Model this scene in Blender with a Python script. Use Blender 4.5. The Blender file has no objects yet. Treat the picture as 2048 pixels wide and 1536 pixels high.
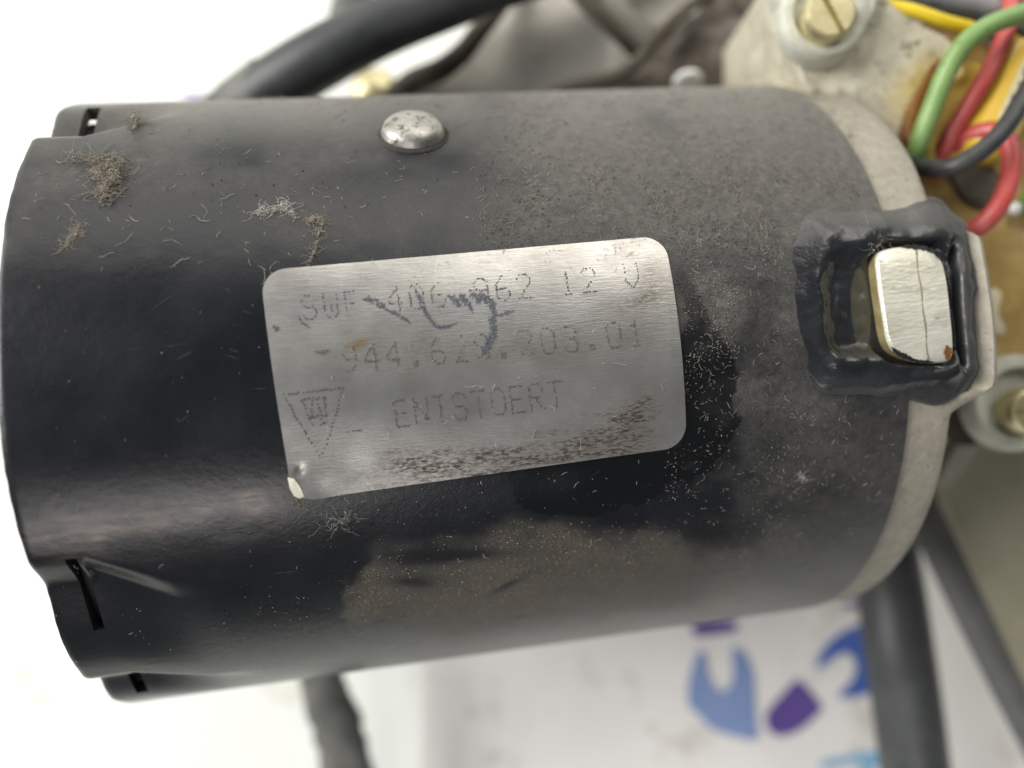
import bpy, bmesh, math, random
import numpy as np
from mathutils import Matrix, Vector

random.seed(7)
rng = np.random.default_rng(7)
sc = bpy.context.scene
COL = sc.collection
MM = 0.001
F = 1541.0          # focal length of the phone camera, in photograph pixels
T = 138.0           # camera height above the table, mm

# ---------------------------------------------------------------- camera
cam = bpy.data.cameras.new('camera')
cam.sensor_width = 36.0
cam.lens = 36.0 * F / 2048.0
cam.clip_start = 0.002
cam.clip_end = 20.0
cam.dof.use_dof = True
cam.dof.focus_distance = 0.0615
cam.dof.aperture_fstop = 11.0
camo = bpy.data.objects.new('camera', cam)
COL.objects.link(camo)
camo.location = (0, 0, T * MM)
sc.camera = camo

# ---------------------------------------------------------------- light
w = bpy.data.worlds.new('World'); sc.world = w; w.use_nodes = True
bg = w.node_tree.nodes['Background']
bg.inputs[0].default_value = (0.80, 0.90, 1.0, 1); bg.inputs[1].default_value = 0.15

def area(name, loc, aim, sx, sy, power, col):
    l = bpy.data.lights.new(name, 'AREA'); l.shape = 'RECTANGLE'
    l.size = sx; l.size_y = sy; l.energy = power; l.color = col
    o = bpy.data.objects.new(name, l); COL.objects.link(o)
    o.location = loc
    o.rotation_euler = (Vector(aim) - Vector(loc)).to_track_quat('-Z', 'Y').to_euler()
    return o
area('window_light', (-1.15, 0.30, 0.80), (0, 0, 0.03), 0.9, 0.9, 34, (1.0, 0.985, 0.95))
area('wall_light', (0.10, 1.15, 0.62), (0, 0, 0.06), 1.9, 0.80, 12, (1.0, 0.97, 0.90))
area('ceiling_lamp', (0.55, 0.95, 1.0), (0, 0, 0.05), 0.5, 0.5, 4, (1.0, 0.95, 0.85))
area('tube_lamp', (-0.16, -0.80, 1.08), (0, 0, 0.05), 0.55, 0.12, 3.4, (1.0, 0.96, 0.93))
sc.view_settings.view_transform = 'Standard'
sc.view_settings.look = 'None'
sc.view_settings.exposure = 0.0
sc.view_settings.gamma = 1.0
sc.cycles.use_denoising = True
sc.cycles.max_bounces = 8

# ---------------------------------------------------------------- maths
def ray(px, py):
    v = np.array([px - 1024, 768 - py, -F], float)
    return v / np.linalg.norm(v)
R = 31.0            # motor can radius, mm
_n1 = np.cross(ray(300, 204), ray(1500, 171)); _n1 /= np.linalg.norm(_n1)
_n2 = np.cross(ray(250, 1408), ray(1372, 1251)); _n2 /= np.linalg.norm(_n2)
AX = np.cross(_n1, _n2); AX /= np.linalg.norm(AX); AX *= np.sign(AX[0])
if _n1 @ ray(1024, 760) < 0: _n1 = -_n1
if _n2 @ ray(1024, 760) < 0: _n2 = -_n2
PC = np.linalg.solve(np.array([_n1, _n2, AX]), np.array([R, R, 0.0]))   # axis point in camera space
EZ = -PC / np.linalg.norm(PC)
EY = np.cross(EZ, AX)
ROT = np.array([AX, EY, EZ])                                            # rows
PW = PC + np.array([0, 0, T])                                           # axis point in world (mm)

def hit(px, py, r=R):
    """pixel -> (theta deg, t mm) on the motor cylinder of radius r"""
    d = ray(px, py); o = -PC
    dx, dy, dz = ROT @ d; ox, oy, oz = ROT @ o
    A = dy * dy + dz * dz; B = 2 * (dy * oy + dz * oz); C = oy * oy + oz * oz - r * r
    disc = max(B * B - 4 * A * C, 0.0)
    s = (-B - math.sqrt(disc)) / (2 * A)
    y, z, x = oy + s * dy, oz + s * dz, ox + s * dx
    return math.degrees(math.atan2(y, z)), x
def hits(X, Y, r=R):
    X = np.asarray(X, float); Y = np.asarray(Y, float)
    d = np.stack([X - 1024, 768 - Y, -F + 0 * X], -1); d /= np.linalg.norm(d, axis=-1, keepdims=True)
    d = d @ ROT.T; o = ROT @ (-PC)
    A = d[..., 1] ** 2 + d[..., 2] ** 2; B = 2 * (d[..., 1] * o[1] + d[..., 2] * o[2]); C = o[1] ** 2 + o[2] ** 2 - r * r
    disc = B * B - 4 * A * C
    s = (-B - np.sqrt(np.maximum(disc, 0))) / (2 * A)
    q = o + s[..., None] * d
    return np.degrees(np.arctan2(q[..., 1], q[..., 2])), q[..., 0], disc > 0
def cyl(th, t, r):
    th = np.radians(np.asarray(th, float)); t = np.asarray(t, float) + 0 * th
    return np.stack([t, r * np.sin(th), r * np.cos(th)], -1)
def to_px(L):
    """motor-local mm -> photograph pixel"""
    c = L @ ROT + PC
    return 1024 + F * c[..., 0] / -c[..., 2], 768 - F * c[..., 1] / -c[..., 2]
def P(px, py, d):
    return np.array([(px - 1024) / F * d, (768 - py) / F * d, T - d])
def w2l(V):
    return (np.asarray(V, float) - PW) @ ROT.T
def l2w(V):
    return np.asarray(V, float) @ ROT + PW
def ss(a, b, x):
    x = np.clip((x - a) / (b - a), 0, 1)
    return x * x * (3 - 2 * x)
def vnoise(x, y, seed=0):
    xi = np.floor(x).astype(np.int64); yi = np.floor(y).astype(np.int64)
    fx = x - xi; fy = y - yi; fx = fx * fx * (3 - 2 * fx); fy = fy * fy * (3 - 2 * fy)
    def h(a, b):
        n = (a * 374761393 + b * 668265263 + seed * 982451653) & 0x7fffffff
        n = ((n ^ (n >> 13)) * 1274126177) & 0x7fffffff
        return ((n ^ (n >> 16)) & 0xffff) / 65535.0
    return (h(xi, yi) * (1 - fx) + h(xi + 1, yi) * fx) * (1 - fy) + (h(xi, yi + 1) * (1 - fx) + h(xi + 1, yi + 1) * fx) * fy
def fbm(x, y, seed=0, oc=4):
    s = 0; a = 0.5; tot = 0
    for k in range(oc):
        s = s + a * vnoise(x, y, seed + k * 17); tot += a; a *= 0.5; x = x * 2.03 + 3.1; y = y * 2.03 + 1.7
    return s / tot

# ---------------------------------------------------------------- materials
def node_mat(name):
    m = bpy.data.materials.new(name); m.use_nodes = True
    nt = m.node_tree
    return m, nt, nt.nodes['Principled BSDF']
def N(nt, typ, **kw):
    n = nt.nodes.new(typ)
    for k, v in kw.items():
        if k.startswith('i_'):
            key = k[2:]
            n.inputs[int(key) if key.isdigit() else key].default_value = v
        else: setattr(n, k, v)
    return n
def mmcoord(nt, scale=(1, 1, 1)):
    tc = N(nt, 'ShaderNodeTexCoord'); mp = N(nt, 'ShaderNodeMapping')
    mp.inputs['Scale'].default_value = tuple(1000.0 * s for s in scale)
    nt.links.new(tc.outputs['Object'], mp.inputs['Vector'])
    return mp.outputs['Vector']
def noise(nt, vec, scale, detail=4, rough=0.55):
    n = N(nt, 'ShaderNodeTexNoise'); n.inputs['Scale'].default_value = scale
    n.inputs['Detail'].default_value = detail; n.inputs['Roughness'].default_value = rough
    nt.links.new(vec, n.inputs['Vector']); return n.outputs['Fac']
def ramp(nt, fac, stops):
    r = N(nt, 'ShaderNodeValToRGB'); el = r.color_ramp.elements
    while len(el) < len(stops): el.new(0.5)
    for e, (p, c) in zip(el, stops):
        e.position = p; e.color = (*c, 1) if len(c) == 3 else c
    nt.links.new(fac, r.inputs[0]); return r.outputs[0]
def mixc(nt, fac, a, b):
    m = N(nt, 'ShaderNodeMix', data_type='RGBA')
    for s, v in ((0, fac), (6, a), (7, b)):
        if hasattr(v, 'is_linked'): nt.links.new(v, m.inputs[s])
        elif s == 0: m.inputs[0].default_value = v
        else: m.inputs[s].default_value = (*v, 1)
    return m.outputs[2]
def math_(nt, op, a, b=0.0, clamp=False):
    m = N(nt, 'ShaderNodeMath', operation=op, use_clamp=clamp)
    for s, v in ((0, a), (1, b)):
        if hasattr(v, 'is_linked'): nt.links.new(v, m.inputs[s])
        else: m.inputs[s].default_value = v
    return m.outputs[0]
def bump(nt, bs, h, dist_mm, strength=1.0):
    b = N(nt, 'ShaderNodeBump'); b.inputs['Distance'].default_value = dist_mm * MM; b.inputs['Strength'].default_value = strength
    nt.links.new(h, b.inputs['Height']); nt.links.new(b.outputs[0], bs.inputs['Normal'])

def simple(name, c1, c2, rough=0.5, metal=0.0, scale=0.6, bmp=0.0, bscale=None, spots=None, stretch=(1, 1, 1), rvar=0.12, coat=0.0, spec=0.5):
    m, nt, bs = node_mat(name)
    v = mmcoord(nt, stretch)
    n = noise(nt, v, scale, 6, 0.6)
    c = ramp(nt, n, [(0.3, c1), (0.7, c2)])
    if spots:
        n2 = noise(nt, v, spots[1], 5, 0.65)
        f = ramp(nt, n2, [(spots[2], (0, 0, 0)), (spots[2] + spots[3], (1, 1, 1))])
        c = mixc(nt, f, c, spots[0])
    nt.links.new(c, bs.inputs['Base Color'])
    nr = noise(nt, v, scale * 3, 4)
    rr = N(nt, 'ShaderNodeMapRange'); rr.inputs[3].default_value = rough - rvar; rr.inputs[4].default_value = rough + rvar
    nt.links.new(nr, rr.inputs[0]); nt.links.new(rr.outputs[0], bs.inputs['Roughness'])
    bs.inputs['Metallic'].default_value = metal
    bs.inputs['Coat Weight'].default_value = coat
    bs.inputs['Specular IOR Level'].default_value = spec
    if bmp: bump(nt, bs, noise(nt, v, bscale or scale * 4, 5, 0.6), bmp)
    return m

# black painted can: dust (plus a painted table reflection along the top), sand and smear are baked as zones, the grain comes from noise
def shell_material():
    m, nt, bs = node_mat('black_paint_dusty')
    v = mmcoord(nt)
    at = N(nt, 'ShaderNodeAttribute', attribute_name='zones')
    sp = N(nt, 'ShaderNodeSeparateColor'); nt.links.new(at.outputs['Color'], sp.inputs[0])
    dust, sand, wet = sp.outputs[0], sp.outputs[1], sp.outputs[2]
    smear = at.outputs['Alpha']
    fine = noise(nt, v, 6.0, 5, 0.7); mid = noise(nt, v, 1.3, 5, 0.6); big = noise(nt, v, 0.16, 4, 0.55)
    grain = noise(nt, v, 11.0, 3, 0.7)
    paint = ramp(nt, big, [(0.3, (0.0055, 0.006, 0.0085)), (0.7, (0.010, 0.011, 0.0145))])
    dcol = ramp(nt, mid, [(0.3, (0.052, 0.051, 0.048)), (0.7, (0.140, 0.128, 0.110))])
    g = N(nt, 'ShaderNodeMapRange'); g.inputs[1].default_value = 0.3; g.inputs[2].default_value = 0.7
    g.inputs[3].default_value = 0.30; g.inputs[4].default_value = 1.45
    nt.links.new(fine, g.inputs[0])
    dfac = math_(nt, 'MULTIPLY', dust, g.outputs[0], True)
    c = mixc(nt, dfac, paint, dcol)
    gs = N(nt, 'ShaderNodeMapRange'); gs.inputs[1].default_value = 0.42; gs.inputs[2].default_value = 0.62
    gs.inputs[3].default_value = 0.25; gs.inputs[4].default_value = 1.25; nt.links.new(grain, gs.inputs[0])
    sfac = math_(nt, 'MULTIPLY', sand, gs.outputs[0], True)
    c = mixc(nt, sfac, c, (0.165, 0.136, 0.100))
    vs = mmcoord(nt, (0.12, 1, 1)); st = noise(nt, vs, 2.2, 6, 0.65)
    gm = N(nt, 'ShaderNodeMapRange'); gm.inputs[1].default_value = 0.35; gm.inputs[2].default_value = 0.65
    gm.inputs[3].default_value = 0.2; gm.inputs[4].default_value = 1.2; nt.links.new(st, gm.inputs[0])
    mfac = math_(nt, 'MULTIPLY', smear, gm.outputs[0], True)
    c = mixc(nt, mfac, c, (0.155, 0.125, 0.112))
    c = mixc(nt, wet, c, (0.004, 0.0045, 0.005))
    nt.links.new(c, bs.inputs['Base Color'])
    r = math_(nt, 'ADD', 0.20, math_(nt, 'MULTIPLY', big, 0.16))
    r = math_(nt, 'ADD', r, math_(nt, 'MULTIPLY', dfac, 0.35))
    r = math_(nt, 'ADD', r, math_(nt, 'MULTIPLY', sfac, 0.4))
    r = math_(nt, 'SUBTRACT', r, math_(nt, 'MULTIPLY', wet, 0.16), True)
    nt.links.new(r, bs.inputs['Roughness'])
    bs.inputs['Specular IOR Level'].default_value = 0.42
    nt.links.new(math_(nt, 'ADD', 0.04, math_(nt, 'MULTIPLY', dust, 0.42)), bs.inputs['Sheen Weight']); bs.inputs['Sheen Roughness'].default_value = 0.45; bs.inputs['Sheen Tint'].default_value = (0.85, 0.8, 0.72, 1)
    hh = math_(nt, 'ADD', math_(nt, 'MULTIPLY', fine, math_(nt, 'ADD', 0.10, dust)), math_(nt, 'MULTIPLY', grain, math_(nt, 'MULTIPLY', sand, 1.6)))
    hh = math_(nt, 'ADD', hh, math_(nt, 'MULTIPLY', mid, 0.22))
    bump(nt, bs, hh, 0.11)
    return m

def plate_material():
    m, nt, bs = node_mat('worn_aluminium_foil')
    at = N(nt, 'ShaderNodeAttribute', attribute_name='zones')
    sp = N(nt, 'ShaderNodeSeparateColor'); nt.links.new(at.outputs['Color'], sp.inputs[0])
    v = mmcoord(nt); vb = mmcoord(nt, (0.10, 1.0, 1.0))
    brush = noise(nt, vb, 7.0, 6, 0.7); mott = noise(nt, v, 0.22, 4, 0.55); fine = noise(nt, mmcoord(nt, (0.35, 1, 1)), 5.5, 5, 0.7)
    base = ramp(nt, mott, [(0.3, (0.35, 0.335, 0.315)), (0.7, (0.53, 0.515, 0.49))])
    base = mixc(nt, math_(nt, 'MULTIPLY', ramp(nt, brush, [(0.42, (0, 0, 0)), (0.66, (1, 1, 1))]), 0.22), base, (0.25, 0.235, 0.215))
    gd = N(nt, 'ShaderNodeMapRange'); gd.inputs[1].default_value = 0.40; gd.inputs[2].default_value = 0.60
    gd.inputs[3].default_value = 0.12; gd.inputs[4].default_value = 1.2; nt.links.new(fine, gd.inputs[0])
    f = math_(nt, 'MULTIPLY', sp.outputs[0], gd.outputs[0], True)
    base = mixc(nt, f, base, (0.072, 0.050, 0.034))
    base = mixc(nt, sp.outputs[1], base, (0.20, 0.22, 0.27))
    base = mixc(nt, sp.outputs[2], base, (0.30, 0.19, 0.055))
    nt.links.new(base, bs.inputs['Base Color'])
    inv = math_(nt, 'SUBTRACT', 0.86, math_(nt, 'MULTIPLY', f, 0.5), True)
    nt.links.new(inv, bs.inputs['Metallic'])
    nt.links.new(math_(nt, 'ADD', 0.27, math_(nt, 'MULTIPLY', brush, 0.18)), bs.inputs['Roughness'])
    bump(nt, bs, math_(nt, 'ADD', math_(nt, 'MULTIPLY', brush, 0.6), mott), 0.035)
    return m

def collar_material():
    m, nt, bs = node_mat('thick_black_sealing_paint')
    v = mmcoord(nt)
    at = N(nt, 'ShaderNodeAttribute', attribute_name='zones')
    sp = N(nt, 'ShaderNodeSeparateColor'); nt.links.new(at.outputs['Color'], sp.inputs[0])
    n = noise(nt, v, 0.5, 5, 0.6); fine = noise(nt, v, 5.0, 5, 0.7)
    c = ramp(nt, n, [(0.3, (0.010, 0.011, 0.013)), (0.7, (0.020, 0.0205, 0.023))])
    g = N(nt, 'ShaderNodeMapRange'); g.inputs[1].default_value = 0.3; g.inputs[2].default_value = 0.7
    g.inputs[3].default_value = 0.45; g.inputs[4].default_value = 1.3; nt.links.new(fine, g.inputs[0])
    df = math_(nt, 'MULTIPLY', sp.outputs[0], g.outputs[0], True)
    c = mixc(nt, df, c, (0.15, 0.145, 0.135))
    c = mixc(nt, sp.outputs[1], c, (0.055, 0.053, 0.038))
    nt.links.new(c, bs.inputs['Base Color'])
    nt.links.new(math_(nt, 'ADD', 0.22, math_(nt, 'MULTIPLY', df, 0.5)), bs.inputs['Roughness'])
    bump(nt, bs, math_(nt, 'ADD', n, math_(nt, 'MULTIPLY', fine, 0.06)), 0.16)
    return m

M = {}
M['shell'] = shell_material()
M['plate'] = plate_material()
M['collar'] = collar_material()
M['cast'] = simple('dusty_zinc_casting', (0.27, 0.245, 0.195), (0.37, 0.34, 0.28), 0.62, 0.15, 0.9, 0.05, 5, ((0.10, 0.085, 0.06), 2.2, 0.60, 0.12))
M['cover'] = simple('pale_cast_cover', (0.37, 0.335, 0.245), (0.62, 0.58, 0.46), 0.6, 0.1, 0.35, 0.12, 2.0, ((0.13, 0.105, 0.065), 0.9, 0.58, 0.10))
def stained_cover():
    m = simple('pitted_cover_plate', (0.37, 0.335, 0.245), (0.62, 0.58, 0.46), 0.6, 0.1, 0.35, 0.16, 1.6, ((0.13, 0.105, 0.065), 0.75, 0.57, 0.10))
    nt = m.node_tree; bs = nt.nodes['Principled BSDF']
    src = bs.inputs['Base Color'].links[0].from_socket
    v = mmcoord(nt); q = w2l(P(1885, 190, 79.5))
    d = N(nt, 'ShaderNodeVectorMath', operation='DISTANCE'); nt.links.new(v, d.inputs[0]); d.inputs[1].default_value = tuple(q)
    dd = math_(nt, 'ADD', d.outputs['Value'], math_(nt, 'MULTIPLY', noise(nt, v, 0.5, 4), 3.0))
    mr = N(nt, 'ShaderNodeMapRange', interpolation_type='SMOOTHSTEP'); mr.inputs[1].default_value = 8.2; mr.inputs[2].default_value = 3.0
    nt.links.new(dd, mr.inputs[0])
    nt.links.new(mixc(nt, math_(nt, 'MULTIPLY', mr.outputs[0], 0.85), src, (0.44, 0.33, 0.065)), bs.inputs['Base Color'])
    return m
M['coverp'] = stained_cover()
M['ear'] = simple('grey_green_cast_ear', (0.42, 0.42, 0.345), (0.62, 0.615, 0.53), 0.5, 0.25, 0.5, 0.08, 3)
M['screw'] = simple('yellow_zinc_screw', (0.52, 0.45, 0.24), (0.68, 0.62, 0.38), 0.36, 0.8, 0.8, 0.03, 6)
M['zinc'] = simple('scraped_zinc', (0.56, 0.54, 0.43), (0.80, 0.78, 0.69), 0.40, 0.45, 0.5, 0.07, 3.5, ((0.36, 0.36, 0.22), 0.9, 0.58, 0.12), (0.30, 1, 1))
M['zinc_side'] = simple('stained_zinc_edge', (0.20, 0.15, 0.06), (0.34, 0.29, 0.16), 0.5, 0.4, 0.8, 0.04, 5)
M['rivet'] = simple('dull_steel_rivet', (0.30, 0.285, 0.26), (0.46, 0.44, 0.41), 0.42, 0.8, 0.5, 0.05, 1.6, ((0.10, 0.085, 0.07), 1.3, 0.54, 0.12))
M['ink'] = simple('faded_stamp_ink', (0.035, 0.028, 0.026), (0.085, 0.072, 0.066), 0.7)
M['scuff'] = simple('blue_black_scuff', (0.055, 0.062, 0.085), (0.15, 0.16, 0.19), 0.5, 0.2, 2.5, 0.02, 9)
def flecked(name, c1, c2, rough, scale, lo, hi):
    m = simple(name, c1, c2, rough, 0.0, 2.5)
    nt = m.node_tree; bs = nt.nodes['Principled BSDF']; out = nt.nodes['Material Output']
    f = ramp(nt, noise(nt, mmcoord(nt), scale, 5, 0.7), [(lo, (0, 0, 0)), (hi, (1, 1, 1))])
    nt.links.new(f, bs.inputs['Alpha']); return m
M['ink'] = flecked('faded_stamp_ink', (0.055, 0.046, 0.042), (0.11, 0.096, 0.088), 0.7, 3.0, 0.22, 0.50)
M['scuff'] = flecked('blue_black_scuff', (0.045, 0.050, 0.066), (0.10, 0.107, 0.130), 0.5, 3.2, 0.38, 0.56)
M['tear'] = simple('cream_foil_backing', (0.60, 0.58, 0.46), (0.75, 0.73, 0.62), 0.5)
M['inside'] = simple('dark_inner_steel', (0.012, 0.012, 0.012), (0.02, 0.02, 0.02), 0.6)
M['resin'] = simple('amber_potting_resin', (0.27, 0.16, 0.035), (0.47, 0.33, 0.12), 0.38, 0.0, 0.16, 0.12, 0.25, ((0.09, 0.05, 0.015), 0.16, 0.58, 0.14), coat=0.25)
M['glue'] = simple('yellow_glue', (0.46, 0.31, 0.035), (0.62, 0.47, 0.12), 0.28, 0.0, 0.3, 0.3, 0.5, coat=0.4)
M['stainb'] = simple('red_brown_flux', (0.10, 0.035, 0.010), (0.20, 0.085, 0.02), 0.3, 0.0, 0.5)
M['green'] = simple('green_wire_jacket', (0.145, 0.25, 0.07), (0.205, 0.32, 0.11), 0.42, 0, 0.3, 0.02, 5, spots=((0.06, 0.085, 0.03), 0.55, 0.60, 0.14))
M['red'] = simple('red_wire_jacket', (0.36, 0.045, 0.04), (0.48, 0.085, 0.075), 0.40, 0, 0.3, 0.02, 5, spots=((0.16, 0.03, 0.02), 0.55, 0.60, 0.14))
M['blackw'] = simple('black_wire_jacket', (0.016, 0.017, 0.018), (0.045, 0.046, 0.046), 0.48, 0, 0.6, 0.03, 5, spots=((0.10, 0.095, 0.085), 0.55, 0.60, 0.14))
M['yellow'] = simple('yellow_wire_jacket', (0.62, 0.44, 0.010), (0.74, 0.55, 0.02), 0.4, 0, 0.3, 0.02, 5, spots=((0.25, 0.16, 0.02), 0.55, 0.60, 0.14))
M['greyw'] = simple('grey_wire_jacket', (0.20, 0.20, 0.205), (0.30, 0.30, 0.31), 0.45, 0, 0.3)
M['capy'] = simple('yellow_capacitor_sleeve', (0.58, 0.36, 0.03), (0.70, 0.48, 0.07), 0.3, 0, 0.2, coat=0.4)
M['strip'] = simple('cream_printed_strip', (0.55, 0.50, 0.32), (0.64, 0.60, 0.42), 0.5)
M['pin'] = simple('cream_plastic_pin', (0.52, 0.46, 0.30), (0.62, 0.57, 0.40), 0.4)
M['hose'] = simple('black_rubber_hose', (0.020, 0.022, 0.024), (0.050, 0.052, 0.054), 0.44, 0, 0.2, 0.05, 2)
M['strap'] = simple('grey_rubber_strap', (0.075, 0.075, 0.068), (0.145, 0.142, 0.13), 0.6, 0, 0.15, 0.2, 0.5)
M['rod'] = simple('dark_painted_rod', (0.035, 0.038, 0.038), (0.07, 0.074, 0.074), 0.42, 0.1, 0.15, 0.05, 2)
M['rodg'] = simple('grey_painted_bar', (0.085, 0.085, 0.088), (0.13, 0.13, 0.13), 0.5, 0.1, 0.12, 0.05, 2)
M['castol'] = simple('olive_cast_aluminium', (0.20, 0.185, 0.125), (0.29, 0.27, 0.195), 0.6, 0.15, 0.09, 0.1, 1)
M['casttan'] = simple('tan_cast_aluminium', (0.32, 0.30, 0.26), (0.46, 0.435, 0.385), 0.42, 0.45, 0.12, 0.05, 0.6, ((0.17, 0.14, 0.10), 0.30, 0.60, 0.12))
M['castbr'] = simple('brown_dirty_casting', (0.060, 0.049, 0.038), (0.17, 0.145, 0.12), 0.52, 0.25, 0.22, 0.1, 0.8)
M['castdk'] = simple('dark_dirty_casting_and_shade', (0.045, 0.036, 0.026), (0.085, 0.07, 0.05), 0.75, 0.0, 0.2, 0.2, 1.2)
M['table'] = simple('white_table_sheet', (0.80, 0.81, 0.76), (0.85, 0.86, 0.82), 0.6, 0, 0.04, 0.1, 0.2, ((0.56, 0.54, 0.46), 0.06, 0.58, 0.16))
M['added_sheet'] = simple('off_white_sheet', (0.70, 0.675, 0.65), (0.78, 0.755, 0.73), 0.6, 0, 0.05, 0.3, 0.08, ((0.52, 0.49, 0.44), 0.10, 0.55, 0.16))
M['lblue'] = simple('light_blue_print', (0.17, 0.24, 0.46), (0.22, 0.30, 0.52), 0.6, 0, 0.1)
M['blue'] = simple('blue_print', (0.045, 0.10, 0.36), (0.08, 0.15, 0.44), 0.6, 0, 0.1)
M['purple'] = simple('purple_print', (0.085, 0.045, 0.22), (0.125, 0.075, 0.30), 0.6, 0, 0.1)
M['cyan'] = simple('sky_blue_print', (0.14, 0.33, 0.50), (0.2, 0.4, 0.56), 0.6, 0, 0.1)
M['fibre'] = simple('pale_lint', (0.30, 0.28, 0.24), (0.52, 0.50, 0.45), 0.9)
M['fibred'] = simple('brown_lint', (0.16, 0.14, 0.11), (0.30, 0.27, 0.22), 0.9)
M['grain'] = simple('dust_grain', (0.14, 0.125, 0.10), (0.36, 0.33, 0.28), 0.9)
M['graint'] = simple('sand_grain', (0.10, 0.083, 0.060), (0.33, 0.285, 0.21), 0.9, 0, 3.0)
M['graind'] = simple('dark_grit_and_shade', (0.018, 0.016, 0.014), (0.05, 0.045, 0.04), 0.9)
M['white'] = simple('white_spot', (0.70, 0.71, 0.68), (0.8, 0.8, 0.78), 0.4, 0.2)

# ---------------------------------------------------------------- object builders
MOTOR = bpy.data.objects.new('wiper_motor', None)
COL.objects.link(MOTOR)
MOTOR.empty_display_size = 0.01
MOTOR.matrix_world = Matrix(((AX[0], EY[0], EZ[0], PW[0] * MM), (AX[1], EY[1], EZ[1], PW[1] * MM),
                             (AX[2], EY[2], EZ[2], PW[2] * MM), (0, 0, 0, 1)))
MOTOR['label'] = 'dusty black cylindrical wiper motor with silver name plate and wired gear housing'
MOTOR['category'] = 'motor'

def tag(o, label, cat=None, kind=None, group=None):
    if label: o['label'] = label
    if cat: o['category'] = cat
    if kind: o['kind'] = kind
    if group: o['group'] = group
    return o

def mk(name, V, faces, mat, parent=None, space='local', sharp=38, smooth=True, label=None):
    """mesh object from mm vertices. Children of the motor are stored in motor-local space."""
    V = np.asarray(V, float)
    in_motor = parent is not None and (parent is MOTOR or parent.get('_m'))
    if in_motor and space == 'world': V = w2l(V)
    if not in_motor and space == 'local' and parent is None: pass
    me = bpy.data.meshes.new(name)
    if isinstance(faces, np.ndarray):
        n = len(faces); k = faces.shape[1]
        me.vertices.add(len(V)); me.vertices.foreach_set('co', (V * MM).ravel())
        me.loops.add(n * k); me.loops.foreach_set('vertex_index', faces.ravel().astype(np.int32))
        me.polygons.add(n); me.polygons.foreach_set('loop_start', np.arange(0, n * k, k, dtype=np.int32))
        me.update(calc_edges=True)
    else:
        me.from_pydata((V * MM).tolist(), [], faces); me.update()
    if smooth:
        me.polygons.foreach_set('use_smooth', [True] * len(me.polygons))
        if sharp: me.set_sharp_from_angle(angle=math.radians(sharp))
    me.materials.append(mat)
    o = bpy.data.objects.new(name, me); COL.objects.link(o)
    if parent is not None: o.parent = parent
    if in_motor: o['_m'] = 1
    if label: o['label'] = label
    return o

def zones(o, arr):
    a = o.data.color_attributes.new('zones', 'FLOAT_COLOR', 'POINT')
    a.data.foreach_set('color', np.asarray(arr, np.float32).ravel())

def spline(pts, n=10):
    p = [np.asarray(q, float) for q in pts]
    p = [2 * p[0] - p[1]] + p + [2 * p[-1] - p[-2]]
    out = []
    for i in range(1, len(p) - 2):
        for k in range(n):
            u = k / n
            out.append(0.5 * ((2 * p[i]) + (-p[i - 1] + p[i + 1]) * u + (2 * p[i - 1] - 5 * p[i] + 4 * p[i + 1] - p[i + 2]) * u * u
                              + (-p[i - 1] + 3 * p[i] - 3 * p[i + 1] + p[i + 2]) * u ** 3))
    out.append(p[-2]); return np.array(out)

def tube_geo(C, rad, sides=16, flat=1.0, up=(0, 0, 1), wob=0.0, seed=0):
    C = np.asarray(C, float); n = len(C); rad = np.broadcast_to(np.asarray(rad, float), (n,))
    V = []; up = np.asarray(up, float)
    for i in range(n):
        d = C[min(i + 1, n - 1)] - C[max(i - 1, 0)]; d /= np.linalg.norm(d) + 1e-9
        s = np.cross(d, up); s /= np.linalg.norm(s) + 1e-9
        q = np.cross(s, d)
        for k in range(sides):
            a = 2 * math.pi * k / sides
            r = rad[i] * (1 + wob * (float(vnoise(np.array([i * 0.35]), np.array([k * 0.9]), seed)[0]) - 0.5))
            V.append(C[i] + r * (math.cos(a) * s + math.sin(a) * q * flat))
    Fc = []
    for i in range(n - 1):
        for k in range(sides):
            a = i * sides + k; b = i * sides + (k + 1) % sides
            Fc.append((a, b, b + sides, a + sides))
    Fc.append(tuple(range(sides - 1, -1, -1))); Fc.append(tuple((n - 1) * sides + k for k in range(sides)))
    return np.array(V), Fc

def tube(name, pts, rad, mat, parent=None, sides=16, n=10, **kw):
    """pts: (px, py, depth) triples; rad in mm"""
    lab = kw.pop('label', None)
    C = spline([P(*q) for q in pts], n)
    if not np.isscalar(rad): rad = np.interp(np.linspace(0, 1, len(C)), np.linspace(0, 1, len(rad)), rad)
    V, Fc = tube_geo(C, rad, sides, **kw)
    return mk(name, V, Fc, mat, parent, 'world', label=lab)

def smooth_poly(pts, it=2):
    p = np.asarray(pts, float)
    for _ in range(it):
        q = np.roll(p, -1, 0)
        p = np.stack([0.75 * p + 0.25 * q, 0.25 * p + 0.75 * q], 1).reshape(-1, p.shape[1])
    return p

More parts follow.
